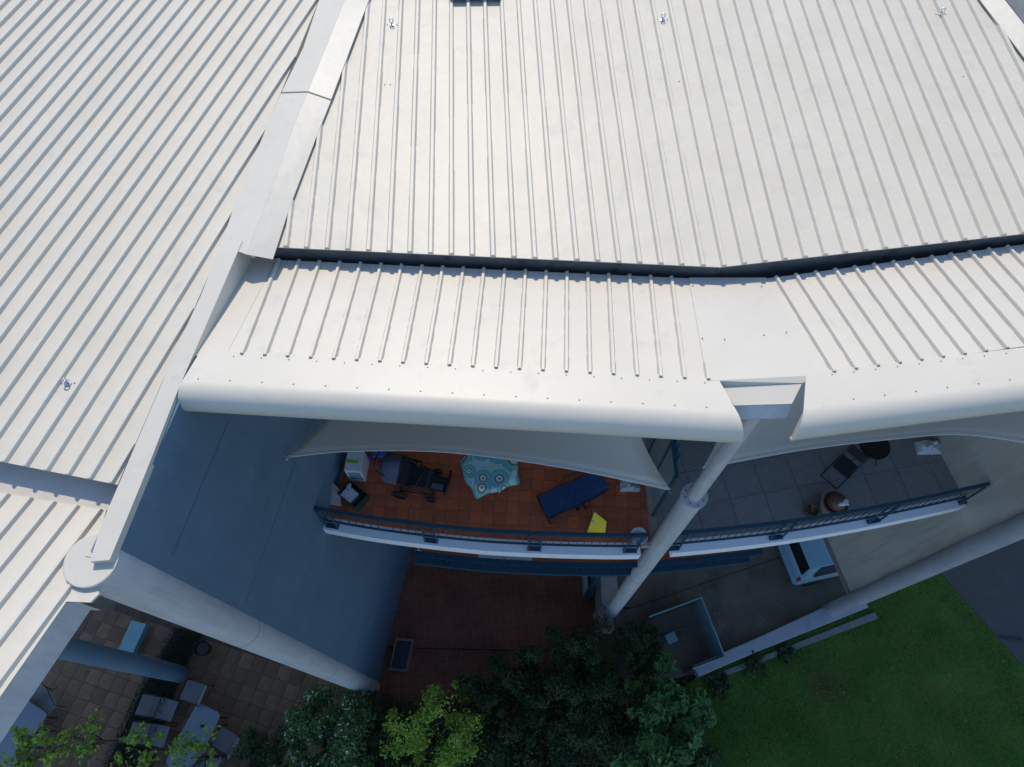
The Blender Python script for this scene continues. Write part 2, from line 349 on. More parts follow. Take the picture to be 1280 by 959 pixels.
g2b = [shift(U.at(*p), .07, U.at(*p).z - .03) for p in ((901, 334), (1290, 291), (1420, 276))]
g2f = [shift(S2.at(*p), -.05, S2.at(*p).z - .02) for p in ((906, 353), (1290, 306), (1420, 289))]
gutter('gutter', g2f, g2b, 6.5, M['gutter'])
g3b = [shift(LR.at(*p), .06, LR.at(*p).z - .03) for p in ((-900, 398), (0, 577), (146, 606))]
g3f = [shift(LS.at(*p), -.03, LS.at(*p).z - .02) for p in ((-900, 464), (0, 613), (132, 637))]
gutter('gutter', g3f, g3b, 6.76, M['gutter_light'])
mb = MB(); random.seed(3)                                  # leaf litter lying in the right gutter
for i in range(1500):
    u = random.random(); x = 905 + u * 420; q = U.at(x, 334 - (x - 900) * .109); q = Vector((q.x + random.uniform(-.05, .05), q.y - random.uniform(0.0, .2), 6.512 + random.uniform(0, .03)))
    s = random.uniform(.012, .045); a = random.uniform(0, 6.28); t = Matrix.Rotation(random.uniform(-.5, .5), 3, 'X')
    mb.box(q, (s, s * .6, .006), a, tilt=t)
for i in range(160):
    u = random.random(); x = 700 + u * 210; q = U.at(x, 325 + (x - 700) * .045); q = Vector((q.x + random.uniform(-.05, .05), q.y - random.uniform(0, .2), 6.512 + random.uniform(0, .03)))
    s = random.uniform(.012, .04); mb.box(q, (s, s * .6, .006), random.uniform(0, 6.28), tilt=Matrix.Rotation(random.uniform(-.5, .5), 3, 'X'))
lit = part(mb, 'leaf_litter', M['debris']); lit['kind'] = 'stuff'

# cover sheet over the joint of the two bays, with its folded front and soffit
J = [S1.at(861, 347, .02), S1.at(884, 476, .02)]
K = [S2.at(958, 347, .006), S2.at(1024, 469, .006)]
zj = min(J[1].z, K[1].z) - .015; fl, fr_ = at(901, 482, zj), at(1003, 479, zj)
mb = MB(); dn = Vector((0, 0, .02))
mb.loft([[J[0], K[0], K[0] - dn, J[0] - dn], [J[1], K[1], K[1] - dn, J[1] - dn], [fl, fr_, fr_ - dn, fl - dn]])
part(mb, 'cover_sheet', M['strip'])
mb = MB(); a0, a1 = fl - dn * .5, fr_ - dn * .5; b0, b1 = at(918, 507, 7.0), at(990, 504.9, 7.0)
mb.loft([[a0, a1, a1 + Vector((0, .03, -.01)), a0 + Vector((0, .03, -.01))], [b0, b1, b1 + Vector((0, .03, 0)), b0 + Vector((0, .03, 0))]])
part(mb, 'folded_apron', M['strip'])
mb = MB(); c0, c1 = at(918.5, 507.5, 6.99), at(989.5, 505.5, 6.99); d0, d1 = at(920, 524, 6.84), at(984, 522, 6.84)
mb.loft([[c0, c1, c1 + Vector((0, .03, 0)), c0 + Vector((0, .03, 0))], [d0, d1, d1 + Vector((0, .03, .01)), d0 + Vector((0, .03, .01))]])
mb.loft([[d0, d1, d1 + Vector((0, 1.0, 0)), d0 + Vector((0, 1.0, 0))], [d0 - Vector((0, 0, .02)), d1 - Vector((0, 0, .02)), d1 + Vector((0, 1.0, -.02)), d0 + Vector((0, 1.0, -.02))]])
part(mb, 'soffit_plate', M['column'])

# rounded eave nosing
def nosing(plane, pts, rad, name, mitre=None, caps=(), mitre_end=None):
    d = Vector((-plane.d.x, -plane.d.y, -plane.k)).normalized()        # outward, along the sheet
    nrm = Vector((0, 0, 1)) - d * d.z; nrm.normalize(); prof = []
    n = 14; rings = []
    for p in pts:
        base = plane.at(*p, .012); ring = []
        ring.append(base - d * .05 + nrm * .004); flat = .48
        c = base + d * flat - nrm * rad
        for i in range(n + 1):
            a = R(150) * i / n; ring.append(c + nrm * rad * math.cos(a) + d * rad * math.sin(a))
        for i in range(n, -1, -1):
            a = R(150) * i / n; ring.append(c + nrm * (rad - .02) * math.cos(a) + d * (rad - .02) * math.sin(a))
        ring.append(base - d * .05 - nrm * .02)
        mt = mitre if p == pts[0] else mitre_end if p == pts[-1] else None
        if mt is not None:
            A_, B_ = mt; e3 = Vector((plane.e.x, plane.e.y, 0)); q2 = []
            for v in ring:
                dx, dy = B_.x - A_.x, B_.y - A_.y; den = e3.x * dy - e3.y * dx; t = ((A_.x - v.x) * dy - (A_.y - v.y) * dx) / den; q2.append(v + e3 * t)
            ring = q2
        rings.append(ring)
    mb = MB(); mb.loft(rings); o = part(mb, name, M['strip'], auto=.6)
    for k in caps:
        e3 = Vector((plane.e.x, plane.e.y, 0)) * (.012 if k == 0 else -.012); r = [v + e3 for v in rings[k][1:n + 2]]; c_ = MB(); c_.loft([r, [v + e3 * .5 for v in r]]); c_.build('end_cap', M['strip'], o)
    return o
def lerp(a, b, t): return (a[0] + (b[0] - a[0]) * t, a[1] + (b[1] - a[1]) * t)
def ptop(px, py): return LR.at(px, py, .09)
nosing(S1, [(262, 441), (330, 445), (400, 449), (556, 457.2), (700, 465), (897, 476.7)], .25, 'eave_nosing', mitre=(ptop(246.5, 440), ptop(223, 492)), caps=(-1,), mitre_end=(S1.at(899, 477), at(918, 522, 7.05)))
nosing(S2, [(1003, 470.4), (1140, 455), (1290, 437), (1450, 416)], .25, 'eave_nosing', caps=(0,), mitre=(S2.at(1007, 471), at(999, 530, 7.02)))
# screws: along the nosing and at the foot of each rib
scr = MB(); scr.lathe([(.0, .0), (.011, .0), (.011, .005), (.006, .009), (0, .009)], (0, 0, 0), 8)
sproto = scr.build('screw', M['gutter'], B)
def screw(p, sx=1.0):
    o = sproto.copy(); col.objects.link(o); o.parent = B; o.matrix_parent_inverse = Matrix.Translation(-parent_world(B)); o.location = p; o.scale = (sx,) * 3
def nos_pt(plane, px, py, ang, rad=.25):
    d = Vector((-plane.d.x, -plane.d.y, -plane.k)).normalized(); nrm = Vector((0, 0, 1)) - d * d.z; nrm.normalize()
    base = plane.at(px, py, .012); c = base + d * .48 - nrm * rad; a = R(ang); return c + nrm * rad * math.cos(a) + d * rad * math.sin(a)
for i in range(17): screw(nos_pt(S1, 262 + i * 38.5, 441 + i * 2.1, -8))
for i in range(9): screw(nos_pt(S2, 1046 + i * 38, 465.5 - i * 4.6, -8))
for i in range(18):
    q = lerp((286, 443.5), (884, 477), i / 17 * .985 + .01); screw(S1.at(q[0], q[1] + 2, .016), .8)
for i in range(11): screw(S2.at(1040 + i * 27.2, 468.5 - i * 3.35, .016), .8)
for p in ((866, 357), (952, 358), (878, 423), (906, 424), (955, 419), (983, 415)): screw(S1.at(*p, .03), .9) if p[0] < 930 else screw(S2.at(*p, .03), .9)
sproto.location = S1.at(884, 470, .016)

# flashing between the left and the right roof: a flat band and a sloping fold, in two lengths
def band(pl, pr, name, m, thick=.012):
    mb = MB(); rings = []
    for a, b in zip(pl, pr): rings.append([a, b, b - Vector((0, 0, thick)), a - Vector((0, 0, thick))])
    mb.loft(rings); return part(mb, name, m, auto=.35)
fl_l = [(528, -330), (399, 0), (379, 60), (352, 115)]; fl_f = [(555, -330), (431, 0), (408, 58), (385, 114)]; fl_r = [(580, -330), (461, 0), (437, 63), (414, 124)]
gl_l = [(351, 117), (337, 150), (296, 249), (276, 306)]; gl_f = [(384.5, 116), (369, 152), (331, 258), (308, 318)]; gl_r = [(413.5, 126), (397, 167), (362, 259), (341, 324)]
for l_, f_, r_, dz in ((fl_l, fl_f, fl_r, .012), (gl_l, gl_f, gl_r, 0.0)):
    band([LR.at(*p, .062 + dz) for p in l_], [LR.at(*p, .085 + dz) for p in f_], 'flashing', M['flash'])
    band([LR.at(*p, .083 + dz) for p in f_], [U.at(*p, .055 + dz) for p in r_], 'flashing', M['flash'])
# right-hand flashing towards the next roof
rf_l = [(1205, -30), (1228, 4), (1265, 52), (1300, 98)]; rf_r = [(1238, -30), (1256, 0), (1282, 33), (1320, 80)]
band([U.at(*p, .05) for p in rf_l], [U.at(*p, .16) for p in rf_r], 'flashing', M['flash'])
mb = MB(); a = [U.at(*p, .14) for p in ((1205, -90), (1239, -30), (1257, 0), (1283, 33), (1321, 80), (1420, 210), (2600, 60), (2600, -90), (2500, -420), (1040, -420))]
mb.loft([[p - Vector((0, 0, .02)) for p in a], a]); part(mb, 'neighbour_roof', M['gutter'])

# parapet that ends the left roof and crowns the blade wall
def ptop(px, py): return LR.at(px, py, .09)
pl_ = [(277, 303), (250, 372), (218, 440), (203, 478), (172, 550), (150, 602), (127, 655), (112, 702)]
pr_ = [(303, 301), (275, 370), (240, 440), (216, 492), (215, 508), (186, 572), (168, 614), (147, 664), (131, 702)]
pr_use = [(303, 301), (274, 369), (243, 440), (219, 496), (194, 561), (176, 606), (152, 664), (137, 700)]
mb = MB(); rings = []
for a, b in zip(pl_, pr_use):
    A, Bq = ptop(*a), ptop(*b); rings.append([A, Bq, Bq - Vector((0, 0, .6 if b[1] < 490 else .12)), A - Vector((0, 0, .1))])
mb.loft(rings[:4]); part(mb, 'parapet_capping', M['flash'])
mb = MB(); mb.loft([rings[3][:2] + [rings[3][1] - Vector((0, 0, .12)), rings[3][3]]] + rings[4:]); part(mb, 'parapet_capping', M['flash'])
# flat side pan beside the parapet
mb = MB(); a = [S1.at(*p, .006) for p in ((306, 322), (346, 323), (284, 441), (262, 441), (240, 446))]
mb.loft([[p - Vector((0, 0, .02)) for p in a], a]); part(mb, 'side_pan', M['strip'])

# blade wall under the parapet
wt = [ptop(p[0], p[1]) for p in pr_use]
y0, y1 = 1.98, 9.5
def wtop(y): 
    q = LR.z(wall_x(y), y); return q + .02
mb = MB(); ys = [y0 + (y1 - y0) * i / 10 for i in range(11)]
n2 = Vector((WD.y, -WD.x)); rings = []
for y in ys:
    x = wall_x(y); zt = wtop(y) - (0 if y < 4.3 else .75)
    rings.append([Vector((x, y, Z_TERR - .3)), Vector((x, y, zt)), Vector((x - .26, y + .05, zt)), Vector((x - .26, y + .05, Z_TERR - .3))])
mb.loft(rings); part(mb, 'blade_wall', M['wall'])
# shallow render joint on the wall
for zj, ya, yb in ((5.72, 2.3, 4.3), (2.75, 2.2, 5.6)):
    mb = MB(); mb.loft([[Vector((wall_x(y) + o, y, z)) for o, z in ((-.01, zj), (.003, zj), (.003, zj + .018), (-.01, zj + .018))] for y in (ya, yb)]); part(mb, 'render_joint', mat('joint_sealant', (.06, .1, .145), (.08, .13, .18), rough=.9, scale=5))
# tubular columns
def column(name, c, r, z0, z1, seams, label, cap=True):
    mb = MB(); mb.lathe([(r, z0), (r, z1)], (c[0], c[1], 0), 40)
    o = part(mb, name, M['column'], auto=.6); o['label'] = label
    for z in seams:
        s = MB(); s.lathe([(r + .001, z - .008), (r + .004, z - .006), (r + .004, z + .006), (r + .001, z + .008)], (c[0], c[1], 0), 40); s.build('weld_seam', M['gutter'], o, smooth=True)
    return o
CL = (-4.86, 1.93)
cl = column('column', CL, .305, Z_TERR - .2, LS.z(*CL) + .1, (1.9, -4.4), 'thick pale column with a round cap at the roof edge')
mb = MB(); zc = LS.z(*CL) + .102; mb.lathe([(0, zc), (.31, zc), (.31, zc + .018), (.3, zc + .026), (0, zc + .026)], (*CL, 0), 40); mb.build('column_cap', M['flash'], cl, auto=.6)
mb = MB(); q = Vector((CL[0] + .02, CL[1] + .09, zc + .031)); mb.box(q, (.17, .11, .008), -.15); mb.build('cap_plate', M['flash'], cl)
CC = (3.227, 3.97)
cc = column('column', CC, .205, -9.3, 3.24, (-3.0,), 'stepped pale column with a collar between the two balconies')
mb = MB(); mb.lathe([(.12, 3.22), (.236, 3.22), (.236, 3.27), (.12, 3.27)], (*CC, 0), 36); mb.build('collar', M['column'], cc, auto=.6)
mb = MB(); mb.lathe([(.12, 3.26), (.12, 6.82)], (*CC, 0), 28); mb.build('upper_tube', M['column'], cc, auto=.6)
bolt = MB(); bolt.lathe([(0, 0), (.014, 0), (.014, .02), (0, .02)], (0, 0, 0), 6)
for i in range(8):
    b_ = MB(); a = 2 * math.pi * i / 8 + .2; b_.lathe([(0, 3.27), (.014, 3.27), (.014, 3.29), (0, 3.29)], (CC[0] + .178 * math.cos(a), CC[1] + .178 * math.sin(a), 0), 6); b_.build('bolt', M['gutter'], cc)
CR = (10.42, 4.04)
cr_ = column('column', CR, .225, Z_DRIVE - .3, 7.1, (-1.5,), 'thick grey column at the end of the cream wall by the lawn'); M['colgrey'] = mat('grey_painted_column', (.3, .32, .36), (.36, .38, .41), rough=.6, scale=3); streaks(M['colgrey'], (.2, .21, .24), .5, 4); cr_.data.materials[0] = M['colgrey']
C2 = at(226, 843, Z_PATIO)
c2o = column('column', (C2.x, C2.y), .27, Z_PATIO - .2, 6.3, (), 'shaded blue grey column standing behind the patio chairs'); c2o.data.materials[0] = M['wall']  # dark wall colour stands in for the shade the roof throws on this column

a = [LS.at(*p, .012) for p in ((84, 752), (113, 753), (124, 742), (112, 712), (98, 712))]; mb = MB(); mb.loft([[p - Vector((0, 0, .04)) for p in a], a]); part(mb, 'corner_flashing', M['flash'])
# left roof's front fascia under the eave strip
fpx = [(118, 742), (66, 752), (28, 805), (-160, 1090)]
ft = [LS.at(98, 753, -.01), LS.at(83, 753, -.01), LS.at(0, 871, -.01), LS.at(-160, 1100, -.01)]
mb = MB(); mb.loft([[p + Vector((.0, 0, -.01)), p + Vector((-.03, 0, -.01)), p + Vector((-.03, 0, -.5)), p + Vector((0, 0, -.5))] for p in ft]); part(mb, 'fascia', M['column'])
# soffits so that nothing shines through between the sheets
def soffit(pts, plane, dz, name):
    a = [plane.at(*p, dz) for p in pts]; mb = MB(); mb.loft([[p - Vector((0, 0, .05)) for p in a], a]); part(mb, name, M['column'])
soffit([(355, 312), (900, 338), (1290, 297), (1420, 282), (1240, 0), (470, 0)], U, -.3, 'soffit')
soffit([(355, 336), (861, 356), (880, 466), (300, 432)], S1, -.09, 'soffit')
soffit([(955, 356), (1420, 296), (1540, 392), (1020, 460)], S2, -.09, 'soffit')
soffit([(-900, 405), (135, 598), (270, 290), (390, 0), (-900, 0)], LR, -.12, 'soffit')
soffit([(-900, 470), (120, 642), (98, 715), (78, 752), (-5, 868), (-160, 1090), (-900, 1090)], LS, -.09, 'soffit')
mb = MB(); a = [at(330, 306, 6.46), at(905, 330, 6.46), at(1420, 270, 6.46), at(1440, 300, 6.46), at(905, 365, 6.46), at(310, 335, 6.46)]
mb.loft([[p - Vector((0, 0, .04)) for p in a], a]); part(mb, 'soffit', M['column'])

# recessed facade behind the balconies (hidden from above, closes the building)
def fac(p, az, w, z0, z1):
    d = Vector((math.sin(R(az)), math.cos(R(az)), 0)); e = Vector((d.y, -d.x, 0)); q = Vector((p[0], p[1], 0)); mb = MB()
    mb.loft([[q - e * w / 2 + Vector((0, 0, z)), q + e * w / 2 + Vector((0, 0, z)), q + e * w / 2 + d * .25 + Vector((0, 0, z)), q - e * w / 2 + d * .25 + Vector((0, 0, z))] for z in (z0, z1)])
    return part(mb, 'facade_wall', M['cream']), q, d, e
for p, az, w in (((-.35, 8.0), AZ1, 7.6), ((6.9, 8.4), AZ2, 7.4)):
    o, q, d, e = fac(p, az, w, Z_TERR, 6.3)
    for z in (0.02, Z_LOW + .02):
        for i in (-1, 1):
            c = q + e * i * w * .24 - d * .02 + Vector((0, 0, z + 1.08)); rz = -R(az)
            fr = MB(); fr.box(c, (2.5, .05, 2.16), rz); dr = fr.build('sliding_door', M['railing'], B)
            pn = MB(); [pn.box(c - d * .03 + e * sx + Vector((0, 0, 0)), (1.1, .02, 1.95), rz) for sx in (-.6, .6)]; pn.build('pane', M['glass'], dr)
fac((-10.2, 8.0), AZL, 9.0, Z_PATIO - .5, 6.4)

# ------------------------------------------------------------------ balconies
def front_curve(n=24):
    pts = [(404, 651), (470, 662.5), (540, 671.5), (605, 678), (668, 681.5), (735, 683.5), (800, 683.5), (870, 678.5), (968, 667.5), (1060, 652.5), (1130, 639), (1203, 623)]
    return [at(x, y, Z_BALC) for x, y in pts]
FC = front_curve()
def chain(pts, n):                                       # resample a polyline with a Catmull-Rom curve
    out = []; P = [pts[0] * 2 - pts[1]] + pts + [pts[-1] * 2 - pts[-2]]
    for i in range(1, len(P) - 2):
        for k in range(n):
            t = k / n; a, b, c, d = P[i - 1], P[i], P[i + 1], P[i + 2]
            out.append(.5 * ((2 * b) + (c - a) * t + (2 * a - 5 * b + 4 * c - d) * t * t + (3 * b - a - 3 * c + d) * t ** 3))
    out.append(pts[-1]); return out
CUR = chain(FC, 5)
def offset(cur, d, z):
    out = []
    for i, p in enumerate(cur):
        t = cur[min(i + 1, len(cur) - 1)] - cur[max(i - 1, 0)]; t.z = 0; t.normalize(); out.append(Vector((p.x + t.y * d, p.y - t.x * d, z)))
    return out
def sweep_rect(cur, d0, d1, z0, z1, mb=None):
    mb = mb or MB(); A, Bc = offset(cur, d0, 0), offset(cur, d1, 0)
    mb.loft([[Vector((a.x, a.y, z0)), Vector((b.x, b.y, z0)), Vector((b.x, b.y, z1)), Vector((a.x, a.y, z1))] for a, b in zip(A, Bc)]); return mb
def slab(z, name, th, CUR):
    root = MB(); back = [Vector((CUR[0].x + .3, 8.2, z)), Vector((3.3, 8.0, z)), Vector((CUR[-1].x - .2, 7.4, z))]
    o = offset(CUR, -.02, z)
    poly = [(p.x, p.y) for p in o] + [(p.x, p.y) for p in back[::-1]]
    root.prism(poly, z - th, z - .02); return part(root, name, M['grout'] if z == 0 else M['terra']), poly
CUR2 = [p for p in offset(CUR, -.12, 0) if -2.55 < p.x < 6.3]; CUR3 = [p for p in offset(CUR, -.02, 0) if -2.55 < p.x < 6.3]
bal, bpoly = slab(Z_BALC, 'balcony_floor', .22, CUR)
low, _ = slab(Z_LOW, 'balcony_floor', .22, CUR2)
K1 = max(i for i in range(len(CUR)) if CUR[i].x < 2.99); K2 = min(i for i in range(len(CUR)) if CUR[i].x > 3.46)
part(sweep_rect(CUR[:K1 + 1], -.1, .18, -.36, -.005), 'slab_edge', M['white'], auto=.5); part(sweep_rect(CUR[K2:], -.1, .18, -.36, -.005), 'slab_edge', M['white'], auto=.5)
i_w = min(range(len(CUR2)), key=lambda i: abs(CUR2[i].x - .52))
i_v = min(range(len(CUR2)), key=lambda i: abs(CUR2[i].x + .75)); part(sweep_rect(CUR3[i_v:i_w + 1], -.38, -.08, Z_LOW + .7, Z_LOW + .88), 'upstand', M['white'], auto=.5)
part(sweep_rect(CUR2[:i_w + 1], -.1, .1, Z_LOW - .2, Z_LOW - .005), 'slab_edge', M['railing'], auto=.5)
part(sweep_rect(CUR2[i_w:], -.1, .1, Z_LOW - .2, Z_LOW - .005), 'slab_edge', M['railing'], auto=.5)
# tiles: terracotta on the first balcony, large grey pavers on the second
DIVX = .5 * (at(812, 655, 0).x + at(812, 585, 0).x)
inner = offset(CUR, -.1, 0)
fl1 = [(p.x, p.y) for p in inner if p.x < DIVX - .06]; fl1 = [(wall_x(p[1]) + .03, p[1]) if p[0] < wall_x(p[1]) + .03 else p for p in fl1]
hull1 = fl1 + [(DIVX - .06, 6.9), (wall_x(6.9) + .03, 6.9)]
fl2 = [(p.x, p.y) for p in inner if p.x > DIVX + .12]; hull2 = fl2 + [(10.0, 7.3), (DIVX + .12, 7.3)]
def tiles(hull, size, gap, az, z0, z1, m, parent, name='tile', org=(0, 0)):
    d = Vector((math.sin(R(az)), math.cos(R(az)))); e = Vector((d.y, -d.x)); cnt = 0; full = None
    xs = [p[0] for p in hull]; ys = [p[1] for p in hull]
    area = lambda p: abs(sum(p[i][0] * p[(i + 1) % len(p)][1] - p[(i + 1) % len(p)][0] * p[i][1] for i in range(len(p)))) / 2
    for i in range(-60, 61):
        for j in range(-60, 61):
            o = Vector(org) + e * (i * size) + d * (j * size)
            if not (min(xs) - size < o.x < max(xs) + size and min(ys) - size < o.y < max(ys) + size): continue
            h = (size - gap) / 2
            sq = [o + e * a + d * b for a, b in ((-h, -h), (h, -h), (h, h), (-h, h))]
            c = clip_convex([(q.x, q.y) for q in sq], hull)
            if len(c) < 3 or area(c) < size * size * .06: continue
            if area(c) > .999 * (2 * h) ** 2 and full is not None:
                t = full.copy(); col.objects.link(t); t.parent = parent; t.location = Vector((o.x, o.y, random.uniform(-.0012, .0012))) ; 
                t.matrix_parent_inverse = Matrix.Translation(-parent_world(parent)); cnt += 1; continue
            if area(c) > .999 * (2 * h) ** 2:
                mb = MB(); mb.prism([((q - o).x, (q - o).y) for q in sq], z0, z1); t = mb.build(name, m, parent, bevel=.003); t.location = (o.x, o.y, 0); full = t
            else:
                mb = MB(); mb.prism(c, z0, z1); mb.build(name, m, parent)
            cnt += 1
    return cnt
tg = at(618, 641, 0)
n1 = tiles(hull1, .272, .008, AZ1, -.02, 0.0, M['terra'], bal, org=(tg.x + .136, tg.y + .136))
tg2 = at(950, 613, 0)
n2_ = tiles(hull2, .80, .012, AZ2 + 1, -.02, 0.0, M['greytile'], bal, name='paver', org=(tg2.x + .4, tg2.y + .4))
print('tiles', n1, n2_)

# railings: handrail, mid and bottom rail, thin balusters, twin-bar posts
def railing(z, i0, i1, name, label, posts, bal_step, CUR=CUR):
    cur = CUR[i0:i1 + 1]; root = empty(name, cur[0] + Vector((0, 0, z))); root.parent = B; root.location = root.location - parent_world(B); root['label'] = label
    up = z == Z_BALC
    sweep_rect(cur, -.03 if up else -.07, .045 if up else .06, z + .97, z + 1.01).build('handrail', M['railing'], root, auto=.5)
    if up: sweep_rect(cur, -.015, .03, z + .86, z + .89).build('upper_rail', M['railing'], root, auto=.5)
    if up: sweep_rect(cur, -.015, .03, z + .09, z + .13).build('bottom_rail', M['railing'], root, auto=.5)
    acc = 0.0; bm_ = MB(); bm_.box((0, 0, .49), (.012, .012, .74)) if up else bm_.box((0, 0, .48), (.012, .012, .98)); bp = None
    pos = offset(cur, .008 if up else -.1, 0)
    for a, b in zip(pos, pos[1:]):
        L = (b - a).length; 
        while acc < L:
            q = a + (b - a) * (acc / L)
            if bp is None: bp = bm_.build('baluster', M['railing'], root); t = bp
            else: t = bp.copy(); col.objects.link(t); t.parent = root; t.matrix_parent_inverse = Matrix.Translation(-parent_world(root))
            t.location = (q.x, q.y, z); acc += bal_step
        acc -= L
    for px in posts:
        k = min(range(len(cur)), key=lambda i: abs(cur[i].x - px)); t = (cur[min(k + 1, len(cur) - 1)] - cur[max(k - 1, 0)]); t.z = 0; t.normalize(); o = Vector((t.y, -t.x, 0)); c = cur[k]
        mb = MB(); mb.box(c + o * .085 + Vector((0, 0, z + .015)), (.3, .1, .03), math.atan2(t.y, t.x))
        for s in (-1, 1):
            p0 = c + t * (.13 * s) + o * .1 + Vector((0, 0, z + .03)); p1 = c + t * (.12 * s) + o * .06 + Vector((0, 0, z + .98)); mb.tube([p0, p1], .022, 6)
        mb.box(c + o * .05 + Vector((0, 0, z + .5)), (.24, .012, .02), math.atan2(t.y, t.x))
        mb.build('post', M['railing'], root)
    return root
pp = [at(x, y, 0).x for x, y in ((418, 655), (541, 672), (668, 681), (787, 684))]
railing(Z_BALC, 0, K1, 'balcony_railing', 'blue railing in front of the terracotta balcony', pp, .165)
pp2 = [at(x, y, 0).x for x, y in ((846, 681), (968, 668), (1085, 648), (1200, 624))]
railing(Z_BALC, K2, len(CUR) - 1, 'balcony_railing', 'blue railing in front of the grey paved balcony', pp2, .165)
railing(Z_LOW, 0, len(CUR3) - 1, 'balcony_railing', 'blue railing of the balcony on the storey below', [], .165, CUR3)
# diagonal rake bar where the right railing meets the wall, and its short return
# right blade wall of the second bay (cream), open below for the garage
RX = lambda y: 10.2 - .212 * (y - 5.0)
mb = MB(); mb.loft([[Vector((RX(y) + o, y, z)) for o, z in ((0, -6.7), (0, 6.4), (.28, 6.4), (.28, -6.7))] for y in (4.1, 5, 6, 7.5, 9.4)]); part(mb, 'blade_wall', M['cream'])
mb = MB(); mb.loft([[Vector((RX(y) - .03, y, z)) + Vector((o, 0, 0)) for o, z in ((0, -6.93), (0, -6.7), (.3, -6.7), (.3, -6.93))] for y in (4.08, 6, 9.4)]); part(mb, 'lintel_beam', M['stone'])
# retaining pier below the central column, and lower blue posts
mb = MB(); pa = [at(745, 768, Z_TERR), at(741, 700, Z_TERR)]
mb.prism([(3.0, 4.32), (3.3, 4.05), (3.55, 4.05), (3.55, 8.0), (3.0, 8.0)], Z_TERR - .2, Z_DRIVE + .05); mb.prism([(2.9, 3.66), (3.52, 3.66), (3.52, 4.03), (3.3, 4.03), (3.02, 4.28), (2.9, 4.28)], Z_TERR - .2, -9.05); part(mb, 'retaining_wall', M['cream'])
mb = MB(); mb.box((2.62, 4.72, (Z_LOW + Z_TERR) / 2), (.16, .16, Z_LOW - Z_TERR - .3)); part(mb, 'post', M['railing'])
mb = MB(); mb.box((3.05, 4.6, Z_LOW + .6), (.1, .4, 1.2)); part(mb, 'post', M['pane'])

# privacy screen between the balconies
ps = tag(empty('privacy_screen', (DIVX + .03, 5.4, 0)), 'teal glass privacy screen with dark frames beside the collared column', 'screen')
for k, y in enumerate((4.62, 5.32, 6.02, 6.72)):
    mb = MB(); mb.box((DIVX + .03, y, 1.25), (.05, .05, 2.5)); mb.build('frame_post', M['railing'], ps)
    if k < 3:
        mb = MB(); mb.box((DIVX + .03, y + .35, 1.22), (.018, .64, 2.3)); mb.build('pane', M['pane'], ps)
mb = MB(); mb.box((DIVX + .03, 5.67, 2.52), (.06, 2.2, .05)); mb.build('top_rail', M['railing'], ps)
cu = MB(); rings = []                                      # folded striped fabric hung beside the screen
for k in range(25):
    y = 5.0 + k * .055; x = DIVX + .13 + .035 * math.sin(k * 1.9); rings.append([Vector((x, y, .3)), Vector((x, y, 2.55)), Vector((x + .012, y, 2.55)), Vector((x + .012, y, .3))])
cu.loft(rings); tag(cu.build('curtain', M['bluefab'], None, smooth=True), 'blue folded fabric hung along the privacy screen', 'curtain')

# ------------------------------------------------------------------ shade sails
def sail(front, zs, back, zb, label, name='shade_sail'):
    root = tag(empty(name, at(*front[0], zs[0])), label, 'shade sail')
    n = len(front); fr = chain([at(p[0], p[1], zs[0] + (zs[1] - zs[0]) * i / (n - 1)) for i, p in enumerate(front)], 6)
    m = len(fr); b0, b1 = at(*back[0], zb[0]), at(*back[1], zb[1]); rows = 10; mb = MB(); vs = []; fs = []
    for j in range(rows + 1):
        v = j / rows
        for i, p in enumerate(fr):
            u = i / (m - 1); q = b0.lerp(b1, u); w = p.lerp(q, v)
            side = .22 * math.sin(math.pi * v); w.x += side * (1 - 2 * u) if (u < .5 and True) else side * (1 - 2 * u)
            w.z -= .12 * math.sin(math.pi * v) * math.sin(math.pi * u); vs.append(w)
    for j in range(rows):
        for i in range(m - 1): fs.append((j * m + i, j * m + i + 1, (j + 1) * m + i + 1, (j + 1) * m + i))
    mb.add(vs, fs); o = mb.build('cloth', M['sail'], root, smooth=True)
    so_ = o.modifiers.new('thick', 'SOLIDIFY'); so_.thickness = .004
    hm = MB(); hr = []
    for i, p in enumerate(fr): 
        q = vs[m + i]; t = (Vector(q) - p).normalized(); hr.append([p + Vector((0, 0, .008)), p + t * .06 + Vector((0, 0, .008)), p + t * .06 - Vector((0, 0, .008)), p - Vector((0, 0, .008))])
    hm.loft(hr); hm.build('hem', M['sailhem'], root)
    for p in (fr[0], fr[-1]):
        rg = MB(); rg.tube([p + Vector((.05 * math.cos(a), .05 * math.sin(a), 0)) for a in [k * .6283 for k in range(10)]], .008, 6, closed=True); rg.build('corner_ring', M['chrome'], root)
    return root, fr
wl = on_wall(356, 572, .08)
sail([(357, 572), (440, 564.5), (560, 566), (700, 584.5), (838, 613)], (wl.z, 2.75), [(430, 470), (790, 470)], (wl.z - .9, 3.1), 'beige shade sail stretched over the terracotta balcony')
sail([(878, 586), (1000, 563.5), (1120, 549), (1210, 544), (1330, 562)], (2.9, 3.6), [(900, 470), (1330, 430)], (3.2, 3.4), 'beige shade sail stretched over the grey paved balcony')
print('sail corner', wl)

